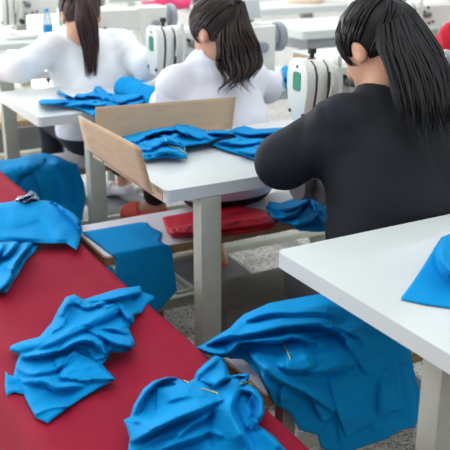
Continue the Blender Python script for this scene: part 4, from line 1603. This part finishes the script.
def work_table(x, y, L, D, label, first=None):
    if first is None:
        t = thing('work_table', (x, y, 0), label, 'table', BT)
        MB().prism(rounded(0, 0, L, D, .03), 'z', TT - .05, TT).build('tabletop', M['laminate'], t)
        MB().box((.06, .04, TT - .13), (.42, D - .2, TT - .05), .01).build('drawer_box', M['machine_grey'], t)
        for xx in (.22, L - .3):
            MB().box((xx, D / 2 - .1, .04), (xx + .09, D / 2 - .03, TT - .05), .004).build('leg', M['leg'], t)
            MB().box((xx - .01, .05, 0), (xx + .1, D - .05, .05), .006).build('foot', M['rail'], t)
        return t
    t = copy_tree(first)
    return place(t, x, y, 0, label)


w0 = work_table(3.02, 4.45, 1.3, .62, 'white work table with a grey box beneath its top, across the aisle')
work_table(3.05, 5.75, 0, 0, 'second white work table back across the aisle', w0)
work_table(3.1, 7.1, 0, 0, 'third white work table back across the aisle', w0)
work_table(1.0, 7.0, 0, 0, 'distant white work table behind the worker in white', w0)
work_table(1.0, 8.6, 0, 0, 'most distant white work table in the left block', w0)
work_table(3.1, 8.6, 0, 0, 'most distant white work table across the aisle', w0)
work_table(4.9, 5.4, 0, 0, 'white work table far right behind the red garment', w0)


def heap(name, label, x, y, z, sx, sy, sz, m, cat, seed, group=None):
    """an irregular bundle of folded fabric"""
    bm = bmesh.new()
    bmesh.ops.create_icosphere(bm, subdivisions=4, radius=1)
    P = np.array([v.co for v in bm.verts])
    n = vnoise(P[:, 0] * 4 + P[:, 2] * 2, P[:, 1] * 4 - P[:, 2] * 3, seed)
    for v, q in zip(bm.verts, n):
        f = 1 + .28 * q
        v.co = Vector((v.co.x * sx * f, v.co.y * sy * f, max(0, (v.co.z * .9 + .35) * sz * f)))
    me = bpy.data.meshes.new(name)
    bm.to_mesh(me)
    bm.free()
    o = link(name, me, M[m])
    o.location = (x, y, z)
    return tag(o, label, cat, group)


p = at(166, 9, TT)

GG = 'coloured garments heaped on the far tables'
heap('fabric_heap', 'pink heap of fabric on a far table behind the hoodie woman', p.x, p.y, .75, .2, .13, .10, 'pink', 'fabric', 1, GG)
heap('fabric_heap', 'dark heap of fabric on a far table behind the hoodie woman', p.x + .4, p.y + .05, .75, .12, .12, .14, 'dark', 'fabric', 2, GG)
heap('fabric_heap', 'pale yellow heap of fabric on the distant left table', 1.75, 7.25, .75, .22, .14, .09, 'yellow', 'fabric', 3, GG)
heap('fabric_heap', 'peach heap of fabric on a table in the upper right', 4.15, 6.1, .75, .16, .14, .16, 'peach', 'fabric', 4, GG)
# plastic crate
b = MB()
for lo, hi in (((-.2, -.15, 0), (.2, .15, .02)), ((-.2, -.15, 0), (-.18, .15, .3)), ((.18, -.15, 0), (.2, .15, .3)), ((-.2, -.15, 0), (.2, -.13, .3)), ((-.2, .13, 0), (.2, .15, .3)), ((-.22, -.17, .27), (.22, -.13, .3))):
    b.box(lo, hi, .004)
o = tag(b.build('plastic_crate', M['olive']), 'olive green crate on the floor far behind the hoodie woman', 'crate')
o.location = (2.55, 4.9, .2)
b = MB().box((-.25, -.2, 0), (.25, .2, .2), .006)
o = tag(b.build('pallet_box', M['box']), 'grey box below the olive crate', 'box')
o.location = (2.55, 4.9, 0)

p = at(46, 150, 0)
heap('blue_bundle', 'blue bundle on the floor far back under the white tables', p.x, p.y, 0, .16, .12, .13, 'blue', 'fabric', 8)
p = at(22, 158, 0)
b = MB().box((-.16, -.12, 0), (.16, .12, .2), .01)
o = tag(b.build('plastic_bin', M['grey']), 'grey bin on the floor left of the far blue bundle', 'bin')
o.location = (p.x, p.y + .1, 0)

# machine on the table across the aisle, red garment on it
m4 = place(copy_tree(m0), 2.95, 3.5, TT, 'white sewing machine far right, across the aisle beside the red garment')
tE = place(copy_tree(table0), 2.5, 3.25, 0, 'white sewing table across the aisle under the red garment')
heap('red_bundle', 'bright red garment bundled on a machine in the upper right', *at(452, 36, .86)[:2], .75, .1, .09, .13, 'red', 'garment', 6)
heap('dark_bundle', 'small black bundle left of the bright red garment', *at(424, 32, .86)[:2], .75, .05, .05, .10, 'dark', 'garment', 7)

# ------------------------------------------------------------------ view
scene.view_settings.view_transform = 'Standard'
scene.view_settings.look = 'None'
scene.view_settings.exposure = -0.06
scene.view_settings.gamma = 1
scene.view_settings.use_curve_mapping = False
scene.cycles.use_denoising = True
scene.cycles.max_bounces = 6
